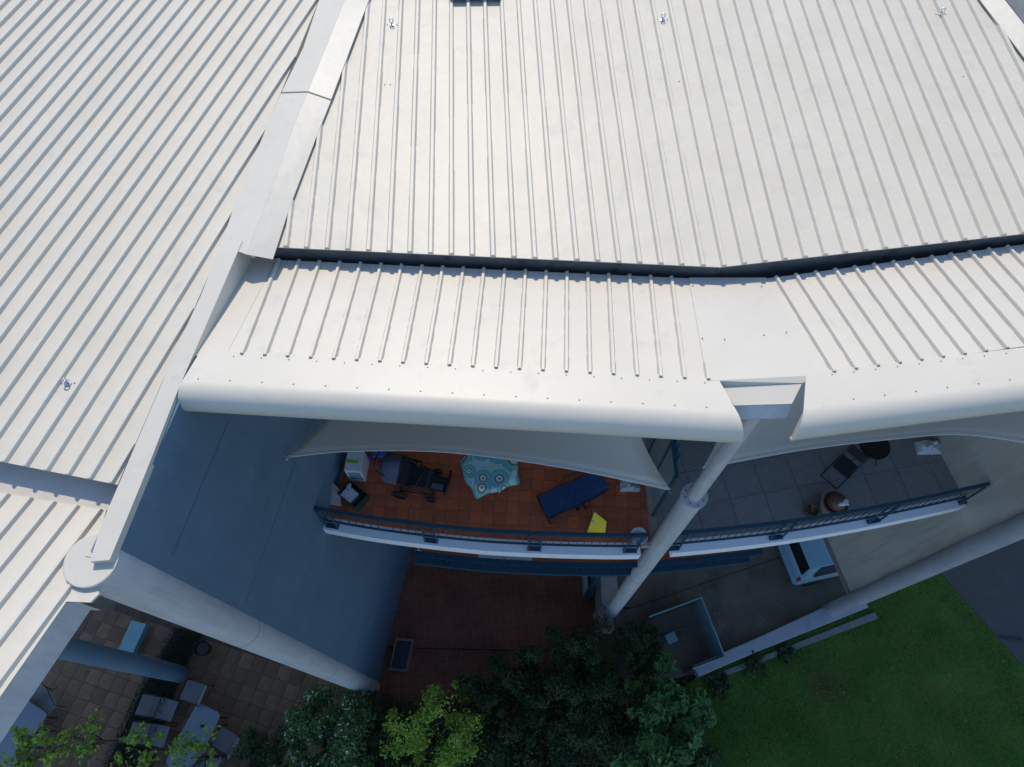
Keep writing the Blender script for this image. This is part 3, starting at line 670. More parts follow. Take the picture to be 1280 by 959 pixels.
# ================================================================== ground levels
def sheet(name, pts, z, m, th=.1, kind='structure'):
    mb = MB(); mb.prism([(p[0], p[1]) for p in pts], z - th, z); o = mb.build(name, m); o['kind'] = kind; return o
def gp(z, *px): return [at(x, y, z) for x, y in px]
mb = MB(); mb.add([(-300, -300, -11.4), (300, -300, -11.4), (300, 300, -11.4), (-300, 300, -11.4)], [(0, 1, 2, 3)]); g = mb.build('ground', mat('dry_grass_and_paving', (.09, .11, .05), (.2, .19, .15), rough=.95, scale=.15)); g['kind'] = 'structure'
wr = wall_x
sheet('terrace', [(wr(3.2) , 3.2), (3.0, 3.06), (3.0, 9), (wr(9), 9)], Z_TERR, M['terrace'], .3)
sheet('terrace_step', [(wr(-1.5) + .02, -1.5), (2.6, -1.5), (3.0, 3.02), (wr(3.17), 3.17)], Z_TERR - .14, M['terrace'], .2)
# patio of larger clay pavers to the left of the blade wall
pat = sheet('patio', [(-14, -2.5), (-3.9, -2.5), (-4.3, 1.6), (-5.15, 2.2), (-5.15, 7), (-14, 7)], Z_PATIO - .03, mat('sandy_joint', (.09, .065, .045), (.125, .092, .066), rough=.95), .4)
hullp = [(p.x, p.y) for p in gp(Z_PATIO, (-40, 985), (470, 985), (462, 862), (300, 812), (118, 752), (-40, 800))]
npv = tiles(hullp, .47, .014, 16, Z_PATIO - .03, Z_PATIO, M['paver'], pat, name='paver', org=(-10, 1.0))
print('patio pavers', npv)
# driveway in two pours with a joint between
dj = [at(790, 760, Z_DRIVE), at(965, 700, Z_DRIVE), at(1100, 655, Z_DRIVE)]
off = Vector((.006, .012, 0))
sheet('driveway', [dj[0] + off, dj[1] + off, dj[2] + off, Vector((14, 9, 0)), Vector((3.2, 9, 0)), Vector((3.2, 4.3, 0))], Z_DRIVE, M['drive'], .3)
de = gp(Z_DRIVE, (800, 860), (868, 842), (1034, 772), (1100, 742))
sheet('driveway', [dj[0] - off, Vector((3.4, 4.0, 0)), Vector((3.4, 2.1, 0)), de[0], de[1], de[2], de[3], Vector((14, 5.0, 0)), Vector((14, 7.5, 0)), dj[2] - off, dj[1] - off], Z_DRIVE, M['drive'], .3)
# boundary wall along the lawn, with kerb
bw = tag(empty('boundary_wall', at(950, 803, Z_DRIVE)), 'low grey wall between the driveway and the lawn', 'wall')
mb = MB(); rings = []
for (x0, y0_), (x1, y1_) in (((866, 832), (874, 846)), ((940, 800), (948, 814)), ((1034, 757), (1044, 776)), ((1075, 738), (1086, 759))):
    a, b = at(x0, y0_, Z_DRIVE + .45), at(x1, y1_, Z_DRIVE + .45); rings.append([a, b, Vector((b.x, b.y, Z_DRIVE - .2)), Vector((a.x, a.y, Z_DRIVE - .2))])
mb.loft(rings); mb.build('wall_body', M['colgrey'], bw, bevel=.03)
kb = [((880, 848), (884, 854)), ((990, 806), (994, 812)), ((1093, 765), (1098, 773))]
mb = MB(); mb.loft([[at(*a, Z_LAWN + .09), at(*b, Z_LAWN + .09), at(*b, Z_LAWN - .05), at(*a, Z_LAWN - .05)] for a, b in kb]); tag(mb.build('kerb_stone', M['kerb'], bevel=.01), 'pale concrete kerb strip lying between the low wall and grass', 'kerb')
# lawn and asphalt
lawn_pts = gp(Z_LAWN, (872, 846), (1034, 780), (1080, 740), (1160, 700), (1217, 764), (1290, 846), (1335, 896), (1330, 1010), (840, 1010), (800, 900))
lw = sheet('lawn', lawn_pts, Z_LAWN, M['lawn'], .6)
asp = sheet('path', gp(Z_LAWN, (1161, 700), (1200, 600), (1700, 500), (1700, 930), (1336, 896), (1291, 846), (1218, 764)), Z_LAWN - .004, M['asphalt'], .6)
mb = MB(); mb.loft([[at(1250, 794, Z_LAWN + .03), at(1278, 797, Z_LAWN + .03), at(1278, 800, Z_LAWN + .02), at(1250, 797, Z_LAWN + .02)], [at(1250, 794, Z_LAWN - .003), at(1278, 797, Z_LAWN - .003), at(1278, 800, Z_LAWN - .003), at(1250, 797, Z_LAWN - .003)]])
tag(mb.build('drain_slot', M['black']), 'thin black slot in the asphalt path by the lawn', 'drain')
random.seed(11)
def inside(p, poly):
    c = False; n = len(poly)
    for i in range(n):
        a, b = poly[i], poly[(i + 1) % n]
        if (a[1] > p[1]) != (b[1] > p[1]) and p[0] < (b[0] - a[0]) * (p[1] - a[1]) / (b[1] - a[1]) + a[0]: c = not c
    return c
lp2 = [(p.x, p.y) for p in lawn_pts]; xs = [p[0] for p in lp2]; ys = [p[1] for p in lp2]; vs, fs = [], []
while len(fs) < 46000:
    x, y = random.uniform(min(xs), max(xs)), random.uniform(min(ys), max(ys))
    if not inside((x, y), lp2): continue
    h = random.uniform(.03, .085) * (.7 + .6 * noise.noise(Vector((x * .8, y * .8, 0)))); a = random.uniform(0, 6.28); w = .012; dx, dy = math.cos(a) * w, math.sin(a) * w; lx, ly = random.gauss(0, .03), random.gauss(0, .03); o = len(vs)
    vs += [(x - dx, y - dy, Z_LAWN), (x + dx, y + dy, Z_LAWN), (x + lx, y + ly, Z_LAWN + h)]; fs.append((o, o + 1, o + 2))
mb = MB(); mb.add(vs, fs); gr = mb.build('grass', M['blade']); tag(gr, 'short dark green mown grass with brownish patches', 'grass', kind='stuff')

# ================================================================== vegetation
def leafmat(name, c1, c2, spec=.3, rough=.55):
    m = mat(name, c1, c2, rough=rough, scale=1.3, spec=spec); nt = m.node_tree; N, L = nt.nodes, nt.links; b = N['Principled BSDF']; src = b.inputs['Base Color'].links[0].from_socket
    g = N.new('ShaderNodeNewGeometry'); r = N.new('ShaderNodeMapRange'); r.inputs[3].default_value = .45; r.inputs[4].default_value = 1.55; L.new(g.outputs['Random Per Island'], r.inputs[0])
    h = N.new('ShaderNodeHueSaturation'); L.new(src, h.inputs['Color']); L.new(r.outputs[0], h.inputs['Value'])
    r3 = N.new('ShaderNodeMapRange'); r3.inputs[3].default_value = .485; r3.inputs[4].default_value = .515; L.new(g.outputs['Random Per Island'], r3.inputs[0]); L.new(r3.outputs[0], h.inputs['Hue']); L.new(h.outputs[0], b.inputs['Base Color']); return m
M['lf_dark'] = leafmat('dark_leaves', (.018, .042, .01), (.05, .08, .018))
M['lf_lime'] = leafmat('yellow_green_leaves', (.15, .25, .02), (.27, .37, .04))
M['lf_mid'] = leafmat('mid_green_leaves', (.035, .09, .016), (.08, .15, .03))
M['lf_gloss'] = leafmat('glossy_leaves', (.022, .075, .01), (.055, .14, .02), spec=.4, rough=.4)
M['blossom'] = leafmat('white_blossom', (.42, .44, .36), (.55, .56, .48))
def tree(name, label, base, top, rad, n, lsize, m, seed, squash=.75, blossom=0, limbs=7, open_=0.0, cat='tree', gap=.35):
    rnd = random.Random(seed); base = Vector(base); top = Vector(top)
    root = tag(empty(name, base), label, cat)
    tr = MB(); cc_ = Vector((top.x, top.y, top.z - rad * squash)); ht = cc_ - base
    tr.tube([base - Vector((0, 0, .1)), base + ht * .5 + Vector((rnd.uniform(-.1, .1), rnd.uniform(-.1, .1), 0)), cc_ + Vector((0, 0, rad * .3))], [max(.05, rad * .06), max(.04, rad * .045), .02], 7)
    clumps = []
    for k in range(limbs * 8):
        a = rnd.uniform(0, 6.283); e = rnd.uniform(-.5, 1.0); rr = rad * rnd.uniform(.3, 1.0) * (1 + .5 * noise.noise(Vector((math.cos(a) * 1.3 + seed * 3.1, math.sin(a) * 1.3, e))))
        q = cc_ + Vector((math.cos(a) * rr * math.cos(e), math.sin(a) * rr * math.cos(e), math.sin(e) * rr * squash)); clumps.append((q, rad * rnd.uniform(.08, .3)))
        if k % 6 == 0:
            s0 = base + ht * rnd.uniform(.45, .9); tr.tube([s0, s0.lerp(q, .5) + Vector((0, 0, .08)), q], [rad * .028, rad * .018, .008], 5)
    tr.build('trunk', M['bark'], root, smooth=True)
    def leaves(cnt, size, mm, nm, lift=0.0, keep=1.0):
        vs, fs = [], []
        for i in range(cnt):
            c, r = clumps[rnd.randrange(len(clumps))]
            d = Vector((rnd.gauss(0, 1), rnd.gauss(0, 1), rnd.gauss(0, 1))).normalized() * (r * rnd.random() ** .45)
            p = c + d
            if noise.noise(p * (1.6 / rad) + Vector((seed, 0, 0))) < -gap: continue
            p.z += lift; nn = (d.normalized() * .6 + Vector((rnd.uniform(-.6, .6), rnd.uniform(-.6, .6), rnd.uniform(.2, 1.1)))).normalized()
            a = nn.cross(Vector((rnd.uniform(-1, 1), rnd.uniform(-1, 1), rnd.uniform(-1, 1)))).normalized(); b = nn.cross(a); s = size * rnd.uniform(.6, 1.3); o = len(vs)
            vs += [p - a * s, p + b * s * .42 + nn * s * .12, p + a * s, p - b * s * .42 + nn * s * .12]; fs += [(o, o + 1, o + 2), (o, o + 2, o + 3)]
        mb = MB(); mb.add(vs, fs); mb.v = vs
        me = bpy.data.meshes.new(nm); me.from_pydata([tuple(v) for v in vs], [], fs); me.materials.append(mm); o = bpy.data.objects.new(nm, me); col.objects.link(o)
        o.parent = root; o.matrix_parent_inverse = Matrix.Translation(-parent_world(root)); return o
    leaves(n, lsize, m, 'crown')
    if blossom: leaves(blossom, lsize * .8, M['blossom'], 'blossom', lift=.08)
    return root
def tr_px(px, py, ztop, zb): p = at(px, py, ztop); return (p.x, p.y, zb), (p.x, p.y, ztop)
def T(name, label, px, py, ztop, zb, rad, n, ls, m, seed, **k): b, t = tr_px(px, py, ztop, zb); return tree(name, label, b, t, rad, n, ls, m, seed, **k)
zb = Z_TERR - .15
for px, py, zt, rr_, n_, sd_, lb in ((728, 838, -6.8, 1.5, 17000, 1, 'dark dense evergreen tree at the foot of the collared column'),
        (640, 872, -7.2, 1.45, 16000, 2, 'dark evergreen tree between the lime green tree and the column'),
        (780, 900, -6.8, 1.75, 20000, 3, 'dark spreading evergreen tree beside the glossy leaved tree'),
        (690, 940, -6.9, 1.7, 19000, 4, 'dark low evergreen tree in front of the tiled terrace'),
        (805, 812, -7.4, .95, 8000, 31, 'small dark evergreen tree between the column foot and the glass fence'),
        (600, 955, -7.5, 1.5, 14000, 32, 'dark evergreen tree under the lime green tree'),
        (865, 955, -7.6, 1.5, 12000, 33, 'dark evergreen tree under the glossy leaved tree'),
        (470, 950, -8.2, 1.3, 11000, 34, 'dark evergreen shrub between the flowering shrub and the lime green tree'),
        (320, 955, -8.4, 1.1, 9000, 35, 'dark evergreen shrub between the flowering shrub and the sling chairs')):
    t_ = T('evergreen_tree', lb, px, py, zt, zb if px < 830 else Z_LAWN - .6, rr_, n_, .056, M['lf_dark'], sd_, gap=.45); t_['group'] = 'dark evergreens below the balconies'
T('lime_tree', 'bright yellow green leafy tree before the tiled terrace', 538, 918, -5.8, zb, 1.4, 13000, .052, M['lf_lime'], 5, limbs=11, gap=.05, squash=1.3)
T('glossy_tree', 'glossy green tree with shining leaves beside the lawn', 850, 905, -5.6, Z_LAWN - .6, 1.45, 5200, .12, M['lf_gloss'], 6, gap=.3)
T('flowering_shrub', 'dark green shrub covered in small white blossoms beside the patio', 392, 935, -7.4, Z_PATIO - .1, 1.75, 17000, .06, M['lf_mid'], 8, blossom=1300, cat='shrub', gap=.5)
T('sapling', 'thin yellow green sapling growing in front of the slate table', 25, 935, -6.4, Z_PATIO - .1, .75, 900, .085, M['lf_lime'], 9, cat='sapling', gap=.1)
T('sapling', 'thin yellow green sapling rising over the clay pavers', 92, 925, -6.9, Z_PATIO - .1, .75, 650, .07, M['lf_lime'], 10, cat='sapling', gap=.1)
T('sapling', 'feathery yellow green sapling over the dark planting bed', 165, 940, -7.2, Z_PATIO - .1, .8, 900, .07, M['lf_lime'], 12, cat='sapling', gap=.1)
T('sapling', 'feathery yellow green sapling overlapping the long patio table', 232, 948, -7.2, Z_PATIO - .1, .85, 1200, .07, M['lf_lime'], 13, cat='sapling', gap=.1)
for i, (x, y, r, lb) in enumerate(((945, 830, .42, 'small dark bush against the low boundary wall'), (985, 815, .34, 'small dark bush beside the pale kerb strip'), (905, 858, .4, 'round dark bush at the corner of the lawn'))):
    T('bush', lb, x, y, Z_LAWN + r * 1.0, Z_LAWN, r, 1500, .05, M['lf_dark'], 20 + i, cat='bush', gap=.6)
rnd = random.Random(15); vs, fs = [], []                  # low leafy growth that closes the gaps between the trees
while len(fs) < 46000:
    x, y = rnd.uniform(455, 880), rnd.uniform(835, 1000)
    if y < 850 + 25 * noise.noise(Vector((x * .012, 3, 0))) + (25 if x < 600 else 0) - (30 if x > 640 else 0): continue
    zz = -10.0 + 1.5 * noise.noise(Vector((x * .016, y * .016, 1))) + rnd.gauss(0, .18); p = at(x, y, zz)
    a_ = Vector((rnd.gauss(0, 1), rnd.gauss(0, 1), rnd.gauss(0, .5))).normalized() * rnd.uniform(.035, .075); b_ = a_.cross(Vector((rnd.gauss(0, .5), rnd.gauss(0, .5), 1))).normalized() * a_.length * .45; o = len(vs)
    vs += [tuple(p - a_), tuple(p + b_), tuple(p + a_), tuple(p - b_)]; fs += [(o, o + 1, o + 2), (o, o + 2, o + 3)]
mb = MB(); mb.add(vs, fs); tag(mb.build('undergrowth', M['lf_dark']), 'continuous dark undergrowth beneath the trees', 'undergrowth', kind='stuff')
bed = [at(x, y, Z_PATIO) for x, y in ((222, 786), (252, 792), (216, 872), (188, 965), (132, 962), (188, 845))]
mb = MB(); mb.prism([(p.x, p.y) for p in bed], Z_PATIO - .05, Z_PATIO + .06); hb = tag(mb.build('planting_bed', M['soil']), 'dark planting bed between the pavers and the long table', 'planting bed')
rnd = random.Random(5); vs, fs = [], []; bp2 = [(p.x, p.y) for p in bed]; bx_ = [p[0] for p in bp2]; by_ = [p[1] for p in bp2]
while len(fs) < 9000:
    x, y = rnd.uniform(min(bx_), max(bx_)), rnd.uniform(min(by_), max(by_))
    if not inside((x, y), bp2): continue
    p = Vector((x, y, Z_PATIO + .06 + rnd.random() ** .7 * .4)); a = Vector((rnd.gauss(0, 1), rnd.gauss(0, 1), rnd.gauss(0, .5))).normalized() * .05; b = Vector((rnd.gauss(0, 1), rnd.gauss(0, 1), rnd.gauss(0, 1))).normalized() * .025; o = len(vs)
    vs += [tuple(p - a), tuple(p + b), tuple(p + a)]; fs.append((o, o + 1, o + 2))
mb = MB(); mb.add(vs, fs); hd = mb.build('groundcover', M['hedge']); tag(hd, 'dense dark ground cover filling the planting bed', 'ground cover', kind='stuff')

rnd = random.Random(77); vs, fs = [], []                  # fallen leaves on lawn, terrace and driveway
for k in range(340):
    w_ = rnd.random()
    if w_ < .07: p = at(rnd.uniform(900, 1270), rnd.uniform(800, 955), Z_LAWN + .05)
    elif w_ < .8: p = at(rnd.uniform(500, 740), rnd.uniform(790, 850), Z_TERR - .12)
    else: p = at(rnd.uniform(800, 1000), rnd.uniform(735, 800), Z_DRIVE + .012)
    if w_ < .07 and not inside((p.x, p.y), lp2): continue
    a_ = rnd.uniform(0, 6.28); d_ = Vector((math.cos(a_), math.sin(a_), rnd.uniform(-.2, .2))) * rnd.uniform(.02, .045); e_ = Vector((-d_.y, d_.x, .006)) * .5; o = len(vs)
    vs += [tuple(p - d_), tuple(p + e_), tuple(p + d_), tuple(p - e_)]; fs += [(o, o + 1, o + 2), (o, o + 2, o + 3)]
mb = MB(); mb.add(vs, fs); tag(mb.build('fallen_leaves', leafmat('dead_leaves', (.2, .13, .06), (.34, .27, .14))), 'scattered dry leaves fallen on the ground', 'leaves', kind='stuff')

# ================================================================== things on the roofs
def anchor(plane, px, py, label):
    p = plane.at(px, py, .004); root = tag(empty('roof_anchor', p), label, 'roof anchor', 'safety anchors on the roofs')
    mb = MB(); mb.lathe([(0, 0), (.05, 0), (.05, .008), (.018, .012), (.018, .05), (0, .05)], p, 18); mb.build('base', M['chrome'], root)
    mb = MB(); c = p + Vector((0, 0, .085)); mb.tube([c + Vector((.034 * math.cos(a), 0, .034 * math.sin(a))) for a in [k * .5236 for k in range(12)]], .009, 6, closed=True); mb.build('eye', M['chrome'], root, smooth=True)
    for s in (-1, 1):
        mb = MB(); mb.lathe([(0, 0), (.009, 0), (.009, .008), (0, .008)], p + Vector((s * .085, 0, 0)), 6); mb.build('screw', M['gutter'], root)
anchor(U, 490, 31, 'steel roof anchor near the folded flashing'); anchor(U, 828, 25, 'steel roof anchor in the middle of the ribbed roof')
anchor(U, 1176, 18, 'steel roof anchor near the neighbouring dark roof'); anchor(LR, 85, 479, 'rust stained steel anchor on the diagonal ribbed roof')
mb = MB(); a = [U.at(*p, .0) for p in ((563, 4), (626, 3), (624, -60), (566, -60))]; mb.loft([[p + Vector((0, 0, .05)) for p in a], [p + Vector((0, 0, .13)) for p in a]])
rh = tag(empty('roof_hatch', a[0]), 'dark metal frame mounted across the roof ribs', 'hatch'); mb.build('frame', M['gutter'], rh, bevel=.008)
mb = MB(); [mb.box(p + Vector((0, .05, .03)), (.04, .04, .06)) for p in a]; mb.build('foot', M['gutter'], rh)
for p in ((481, 106), (488, 106), (835, 102), (849, 102), (1204, 96), (1214, 96)): screw(U.at(*p, .002), .9)

# ================================================================== things on the first balcony
def frame_local(px, py, z, ang, k=1.0):                        # returns a function local -> world
    o = at(px, py, z); c, s = math.cos(ang) * k, math.sin(ang) * k
    return lambda x, y, h: Vector((o.x + x * c - y * s, o.y + x * s + y * c, z + h * k))
# pushchair, hood to the left
G = frame_local(519, 604, 0, R(-12), 1.14); st = tag(empty('pushchair', G(0, 0, 0)), 'black pushchair with a slate grey hood on the terracotta balcony', 'pushchair')
fr = MB()
for s in (-.26, .26):
    fr.tube([G(-.62, s * .8, .95), G(-.3, s, .62), G(.1, s, .4), G(.42, s * .9, .2)], .014, 6); fr.tube([G(-.3, s, .62), G(-.15, s, .35), G(-.2, s, .16)], .014, 6); fr.tube([G(-.2, s, .16), G(.42, s * .9, .2)], .012, 6)
fr.tube([G(-.62, -.21, .95), G(-.66, 0, .96), G(-.62, .21, .95)], .017, 6); fr.tube([G(.42, -.23, .2), G(.42, .23, .2)], .012, 6)
fr.build('frame', M['black'], st, smooth=True)
hood = MB(); rings = []
for k in range(7):
    a = R(10 + 25 * k / 1.4); ring = []
    for i in range(13):
        t = math.pi * i / 12; ring.append(G(-.28 - .3 * math.cos(a) * (.55 + .45 * math.sin(t)), .29 * math.cos(t), .55 + .45 * math.sin(t) * (.55 + .45 * math.sin(a))))
    rings.append(ring)
hood.loft(rings, closed=False, caps=False); hood.build('hood', M['greyfab'], st, smooth=True)
rim = MB(); rim.tube([p + Vector((0, 0, .008)) for p in rings[-1]], .016, 6); rim.build('hood_rim', M['black'], st, smooth=True)
seat = MB(); seat.loft([[G(-.34, -.22, .72), G(-.34, .22, .72), G(-.3, .22, .66), G(-.3, -.22, .66)], [G(-.08, -.22, .42), G(-.08, .22, .42), G(-.06, .22, .36), G(-.06, -.22, .36)], [G(.3, -.2, .46), G(.3, .2, .46), G(.3, .2, .38), G(.3, -.2, .38)], [G(.46, -.18, .26), G(.46, .18, .26), G(.44, .18, .22), G(.44, -.18, .22)]]); seat.build('seat', M['blackfab'], st, bevel=.015)
bar = MB(); bar.tube([G(-.05, -.27, .58), G(.16, -.24, .64), G(.22, 0, .66), G(.16, .24, .64), G(-.05, .27, .58)], .02, 7); bar.build('bumper_bar', M['black'], st, smooth=True)
tray = MB(); tray.box(G(.54, -.02, .34), (.3, .34, .05), R(-12)); tray.build('foot_rest', M['blackfab'], st, bevel=.01)
tw = MB(); tw.box(G(.52, -.1, .39), (.26, .12, .03), R(-12)); tw.build('blue_pouch', M['greyfab'], st, bevel=.01)
ft_ = MB(); ft_.tube([G(.7, -.27, .36), G(.71, 0, .38), G(.7, .27, .36)], .03, 7); ft_.build('front_bar', M['black'], st, smooth=True)
def wheel(c, ax, r, w, parent):
    t = MB(); ax = Vector(ax).normalized(); a = ax.cross(Vector((0, 0, 1))).normalized(); b = ax.cross(a)
    prof = [(r * .72, -w / 2), (r * .95, -w / 2), (r, -w * .25), (r, w * .25), (r * .95, w / 2), (r * .72, w / 2)]; n = 20
    t.loft([[c + ax * h + (a * math.cos(2 * math.pi * k / n) + b * math.sin(2 * math.pi * k / n)) * q for k in range(n)] for q, h in prof + [prof[0]]], caps=False)
    wv = t.build('wheel', M['rubber'], parent, smooth=True)
    h = MB(); h.loft([[c + ax * hh + (a * math.cos(2 * math.pi * k / n) + b * math.sin(2 * math.pi * k / n)) * r * .72 for k in range(n)] for hh in (-w * .2, w * .2)]); h.build('rim', M['black'], wv)
    return wv
ydir = G(0, 1, 0) - G(0, 0, 0)
for x, y, r in ((-.2, -.36, .16), (-.2, .36, .16), (.42, -.3, .1), (.42, .3, .1)): wheel(G(x, y, r + .004), ydir, r * 1.14, .06, st)
ax = MB(); ax.tube([G(-.2, -.36, .16), G(-.2, .36, .16)], .012, 6); ax.tube([G(.42, -.3, .1), G(.42, .3, .1)], .012, 6); ax.build('axle', M['black'], st)

# round table under a patterned cloth
tc_ = at(612, 581, .72); tz = Z_BALC
tb = tag(empty('patio_table', (tc_.x, tc_.y, 0)), 'round table hidden under the ring patterned cloth', 'table')
mb = MB(); mb.lathe([(0, .69), (.56, .69), (.57, .7), (.57, .712), (0, .712)], (tc_.x, tc_.y, 0), 32); mb.build('table_top', M['whiteplastic'], tb)
for k in range(4):
    a = k * 1.5708 + .5; mb = MB(); mb.tube([(tc_.x + .38 * math.cos(a), tc_.y + .38 * math.sin(a), .69), (tc_.x + .44 * math.cos(a), tc_.y + .44 * math.sin(a), .0)], .02, 7); mb.build('leg', M['whiteplastic'], tb)
def clothmat():
    m = bpy.data.materials.new('ring_print_cloth'); m.use_nodes = True; N, L = m.node_tree.nodes, m.node_tree.links; b = N['Principled BSDF']; b.inputs['Roughness'].default_value = .85
    tc = N.new('ShaderNodeTexCoord'); mp = N.new('ShaderNodeMapping'); mp.inputs['Scale'].default_value = (1, 1, .6); vo = N.new('ShaderNodeTexVoronoi'); vo.voronoi_dimensions = '2D'; vo.inputs['Scale'].default_value = 2.5; vo.inputs['Randomness'].default_value = .75
    L.new(tc.outputs['Object'], mp.inputs[0]); L.new(mp.outputs[0], vo.inputs['Vector'])
    sx = N.new('ShaderNodeSeparateColor'); L.new(vo.outputs['Color'], sx.inputs[0])
    ma = N.new('ShaderNodeMath'); ma.operation = 'MULTIPLY_ADD'; L.new(sx.outputs[0], ma.inputs[0]); ma.inputs[1].default_value = .9; ma.inputs[2].default_value = .75
    mu = N.new('ShaderNodeMath'); mu.operation = 'MULTIPLY'; L.new(vo.outputs['Distance'], mu.inputs[0]); L.new(ma.outputs[0], mu.inputs[1])
    r = N.new('ShaderNodeValToRGB'); r.color_ramp.interpolation = 'CONSTANT'; e = r.color_ramp.elements
    stops = [(0, (.03, .2, .35)), (.085, (.7, .74, .7)), (.19, (.6, .66, .6)), (.21, (.26, .15, .04)), (.29, (.2, .5, .5)), (.5, (.12, .44, .45)), (.62, (.45, .62, .58))]
    e[0].position = 0; e[0].color = (*stops[0][1], 1); e[1].position = stops[1][0]; e[1].color = (*stops[1][1], 1)
    for p, c in stops[2:]: q = e.new(p); q.color = (*c, 1)
    L.new(mu.outputs[0], r.inputs[0]); L.new(r.outputs[0], b.inputs['Base Color']); return m
cm = clothmat(); mb = MB(); vs, fs = [], []; nr, na = 14, 64
for j in range(nr + 1):
    for i in range(na):
        a = 2 * math.pi * i / na; sq = 1.0 / max(abs(math.cos(a - .35)), abs(math.sin(a - .35))); q = j / nr; ext = .66 * min(sq, 1.36) * q
        if ext <= .575: rr, z = ext, .717
        else: dr = ext - .575; rr = .578 + dr * (.38 + .14 * math.sin(a * 9)); z = .717 - dr * .92
        vs.append((tc_.x + rr * math.cos(a), tc_.y + rr * math.sin(a), z))
for j in range(nr):
    for i in range(na): k = (i + 1) % na; fs.append((j * na + i, j * na + k, (j + 1) * na + k, (j + 1) * na + i))
mb.add(vs, fs); tcl = mb.build('tablecloth', cm, smooth=True); tag(tcl, 'aqua tablecloth printed with brown and white rings', 'tablecloth'); sm = tcl.modifiers.new('thick', 'SOLIDIFY'); sm.thickness = .004; sm.offset = 1

# sun lounger
p0, p1 = at(683, 632, .34), at(752, 600, .5); ang = math.atan2(p1.y - p0.y, p1.x - p0.x); LG = frame_local(683, 632, 0, ang); o0 = LG(0, 0, 0); sh = p0 - Vector((o0.x, o0.y, .34))
def LL(x, y, h): v = LG(x, y, h); return Vector((v.x + sh.x, v.y + sh.y, h))
lg = tag(empty('sun_lounger', LL(.6, 0, 0)), 'navy folding sun lounger with a thin black frame', 'sun lounger')
LN = (p1 - p0).length
def lpath(w): return [LL(-.1, w, .3), LL(.15, w, .36), LL(.62, w, .33), LL(.95, w, .36), LL(1.35, w, .62)]
mb = MB(); L_, R_ = lpath(-.27), lpath(.27); mb.loft([[l, r_, r_ - Vector((0, 0, .02)), l - Vector((0, 0, .02))] for l, r_ in zip(L_, R_)]); mb.build('sling', M['navy'], lg, auto=.9)
mb = MB(); mb.box(LL(1.22, 0, .6), (.3, .46, .06), ang, tilt=Matrix.Rotation(-.55, 3, 'Y')); mb.build('head_pillow', M['navy'], lg, bevel=.02)
mb = MB()
for w in (-.29, .29): mb.tube(lpath(w), .014, 6)
mb.tube([LL(-.1, -.29, .3), LL(-.1, .29, .3)], .014, 6); mb.build('frame', M['black'], lg, smooth=True)
for x, h in ((.06, .34), (.93, .35)):
    mb = MB(); mb.tube([LL(x, -.29, h), LL(x - .06, -.36, .15), LL(x - .1, -.34, .014), LL(x - .1, .34, .014), LL(x - .06, .36, .15), LL(x, .29, h)], .013, 6); mb.build('leg', M['black'], lg, smooth=True)
mb = MB(); mb.tube([LL(.5, .3, .36), LL(.6, .4, .45), LL(1.0, .38, .5), LL(1.1, .3, .48)], .016, 6); mb.build('armrest', M['black'], lg, smooth=True)

# appliance carton, crate, card, toys
bx = tag(empty('storage_box', at(449, 590, 0)), 'white box with a lime green stripe beside the blade wall', 'box')
cB = at(450, 589, 0); mb = MB(); mb.box(cB + Vector((0, 0, .34)), (.37, .5, .68), R(-4)); mb.build('casing', M['whiteplastic'], bx, bevel=.015)
mb = MB(); mb.box(cB + Vector((-.03, -.03, .683)), (.26, .07, .006), R(-4)); mb.build('stripe', M['lime'], bx)
mb = MB(); mb.box(cB + Vector((.0, -.252, .36)), (.28, .006, .42), R(-4)); mb.build('front_panel', M['pane'], bx)
cr = tag(empty('crate', at(443, 622, 0)), 'dark green plastic crate holding crumpled white paper', 'crate'); cC = at(444, 623, 0); ca = R(-38)
mb = MB(); mb.box(cC + Vector((0, 0, .015)), (.56, .4, .03), ca); Rm = Matrix.Rotation(ca, 3, 'Z')
for dx, dy, sx, sy in ((0, .195, .56, .02), (0, -.195, .56, .02), (.27, 0, .02, .37), (-.27, 0, .02, .37)): mb.box(cC + Rm @ Vector((dx, dy, 0)) + Vector((0, 0, .16)), (sx, sy, .29), ca)
mb.build('shell', M['green'], cr)
mb = MB(); [mb.box(cC + Rm @ Vector((.04 + .05 * k, 0, .2)), (.012, .36, .012), ca) for k in range(4)]; mb.build('slat', M['green'], cr)
rnd = random.Random(4); mb = MB()
for k in range(7): mb.box(cC + Rm @ Vector((-.15 + rnd.uniform(-.07, .07), rnd.uniform(-.08, .1), 0)) + Vector((0, 0, .3 + rnd.uniform(-.02, .03))), (rnd.uniform(.05, .12), rnd.uniform(.03, .08), .004), rnd.uniform(0, 3), tilt=Matrix.Rotation(rnd.uniform(-.5, .5), 3, 'X'))
mb.box(cC + Vector((-.08, 0, .18)), (.3, .28, .2), ca); tag(mb.build('paper_scraps', M['whitecloth']), 'crumpled white and blue paper lying in the green crate', 'paper')
mb = MB(); a = [at(414, 602, .35), at(424, 612, .3), at(426, 633, .02), at(408, 630, .05)]; mb.loft([a, [p + Vector((.012, .0, .0)) for p in a]]); tag(mb.build('cardboard_sheet', M['card']), 'grey cardboard sheet leaning by the railing corner', 'cardboard')
ty_ = tag(empty('toy_block', at(461, 573, 0)), 'small violet plastic toy next to the white box', 'toy'); mb = MB(); q = at(461, 575, 0); mb.box(q + Vector((0, 0, .12)), (.13, .13, .24), .3, taper=.7); mb.build('body', M['purple'], ty_, bevel=.02)
mb = MB(); mb.lathe([(0, .24), (.05, .24), (.03, .3), (0, .31)], q, 12); mb.build('knob', M['purple'], ty_)
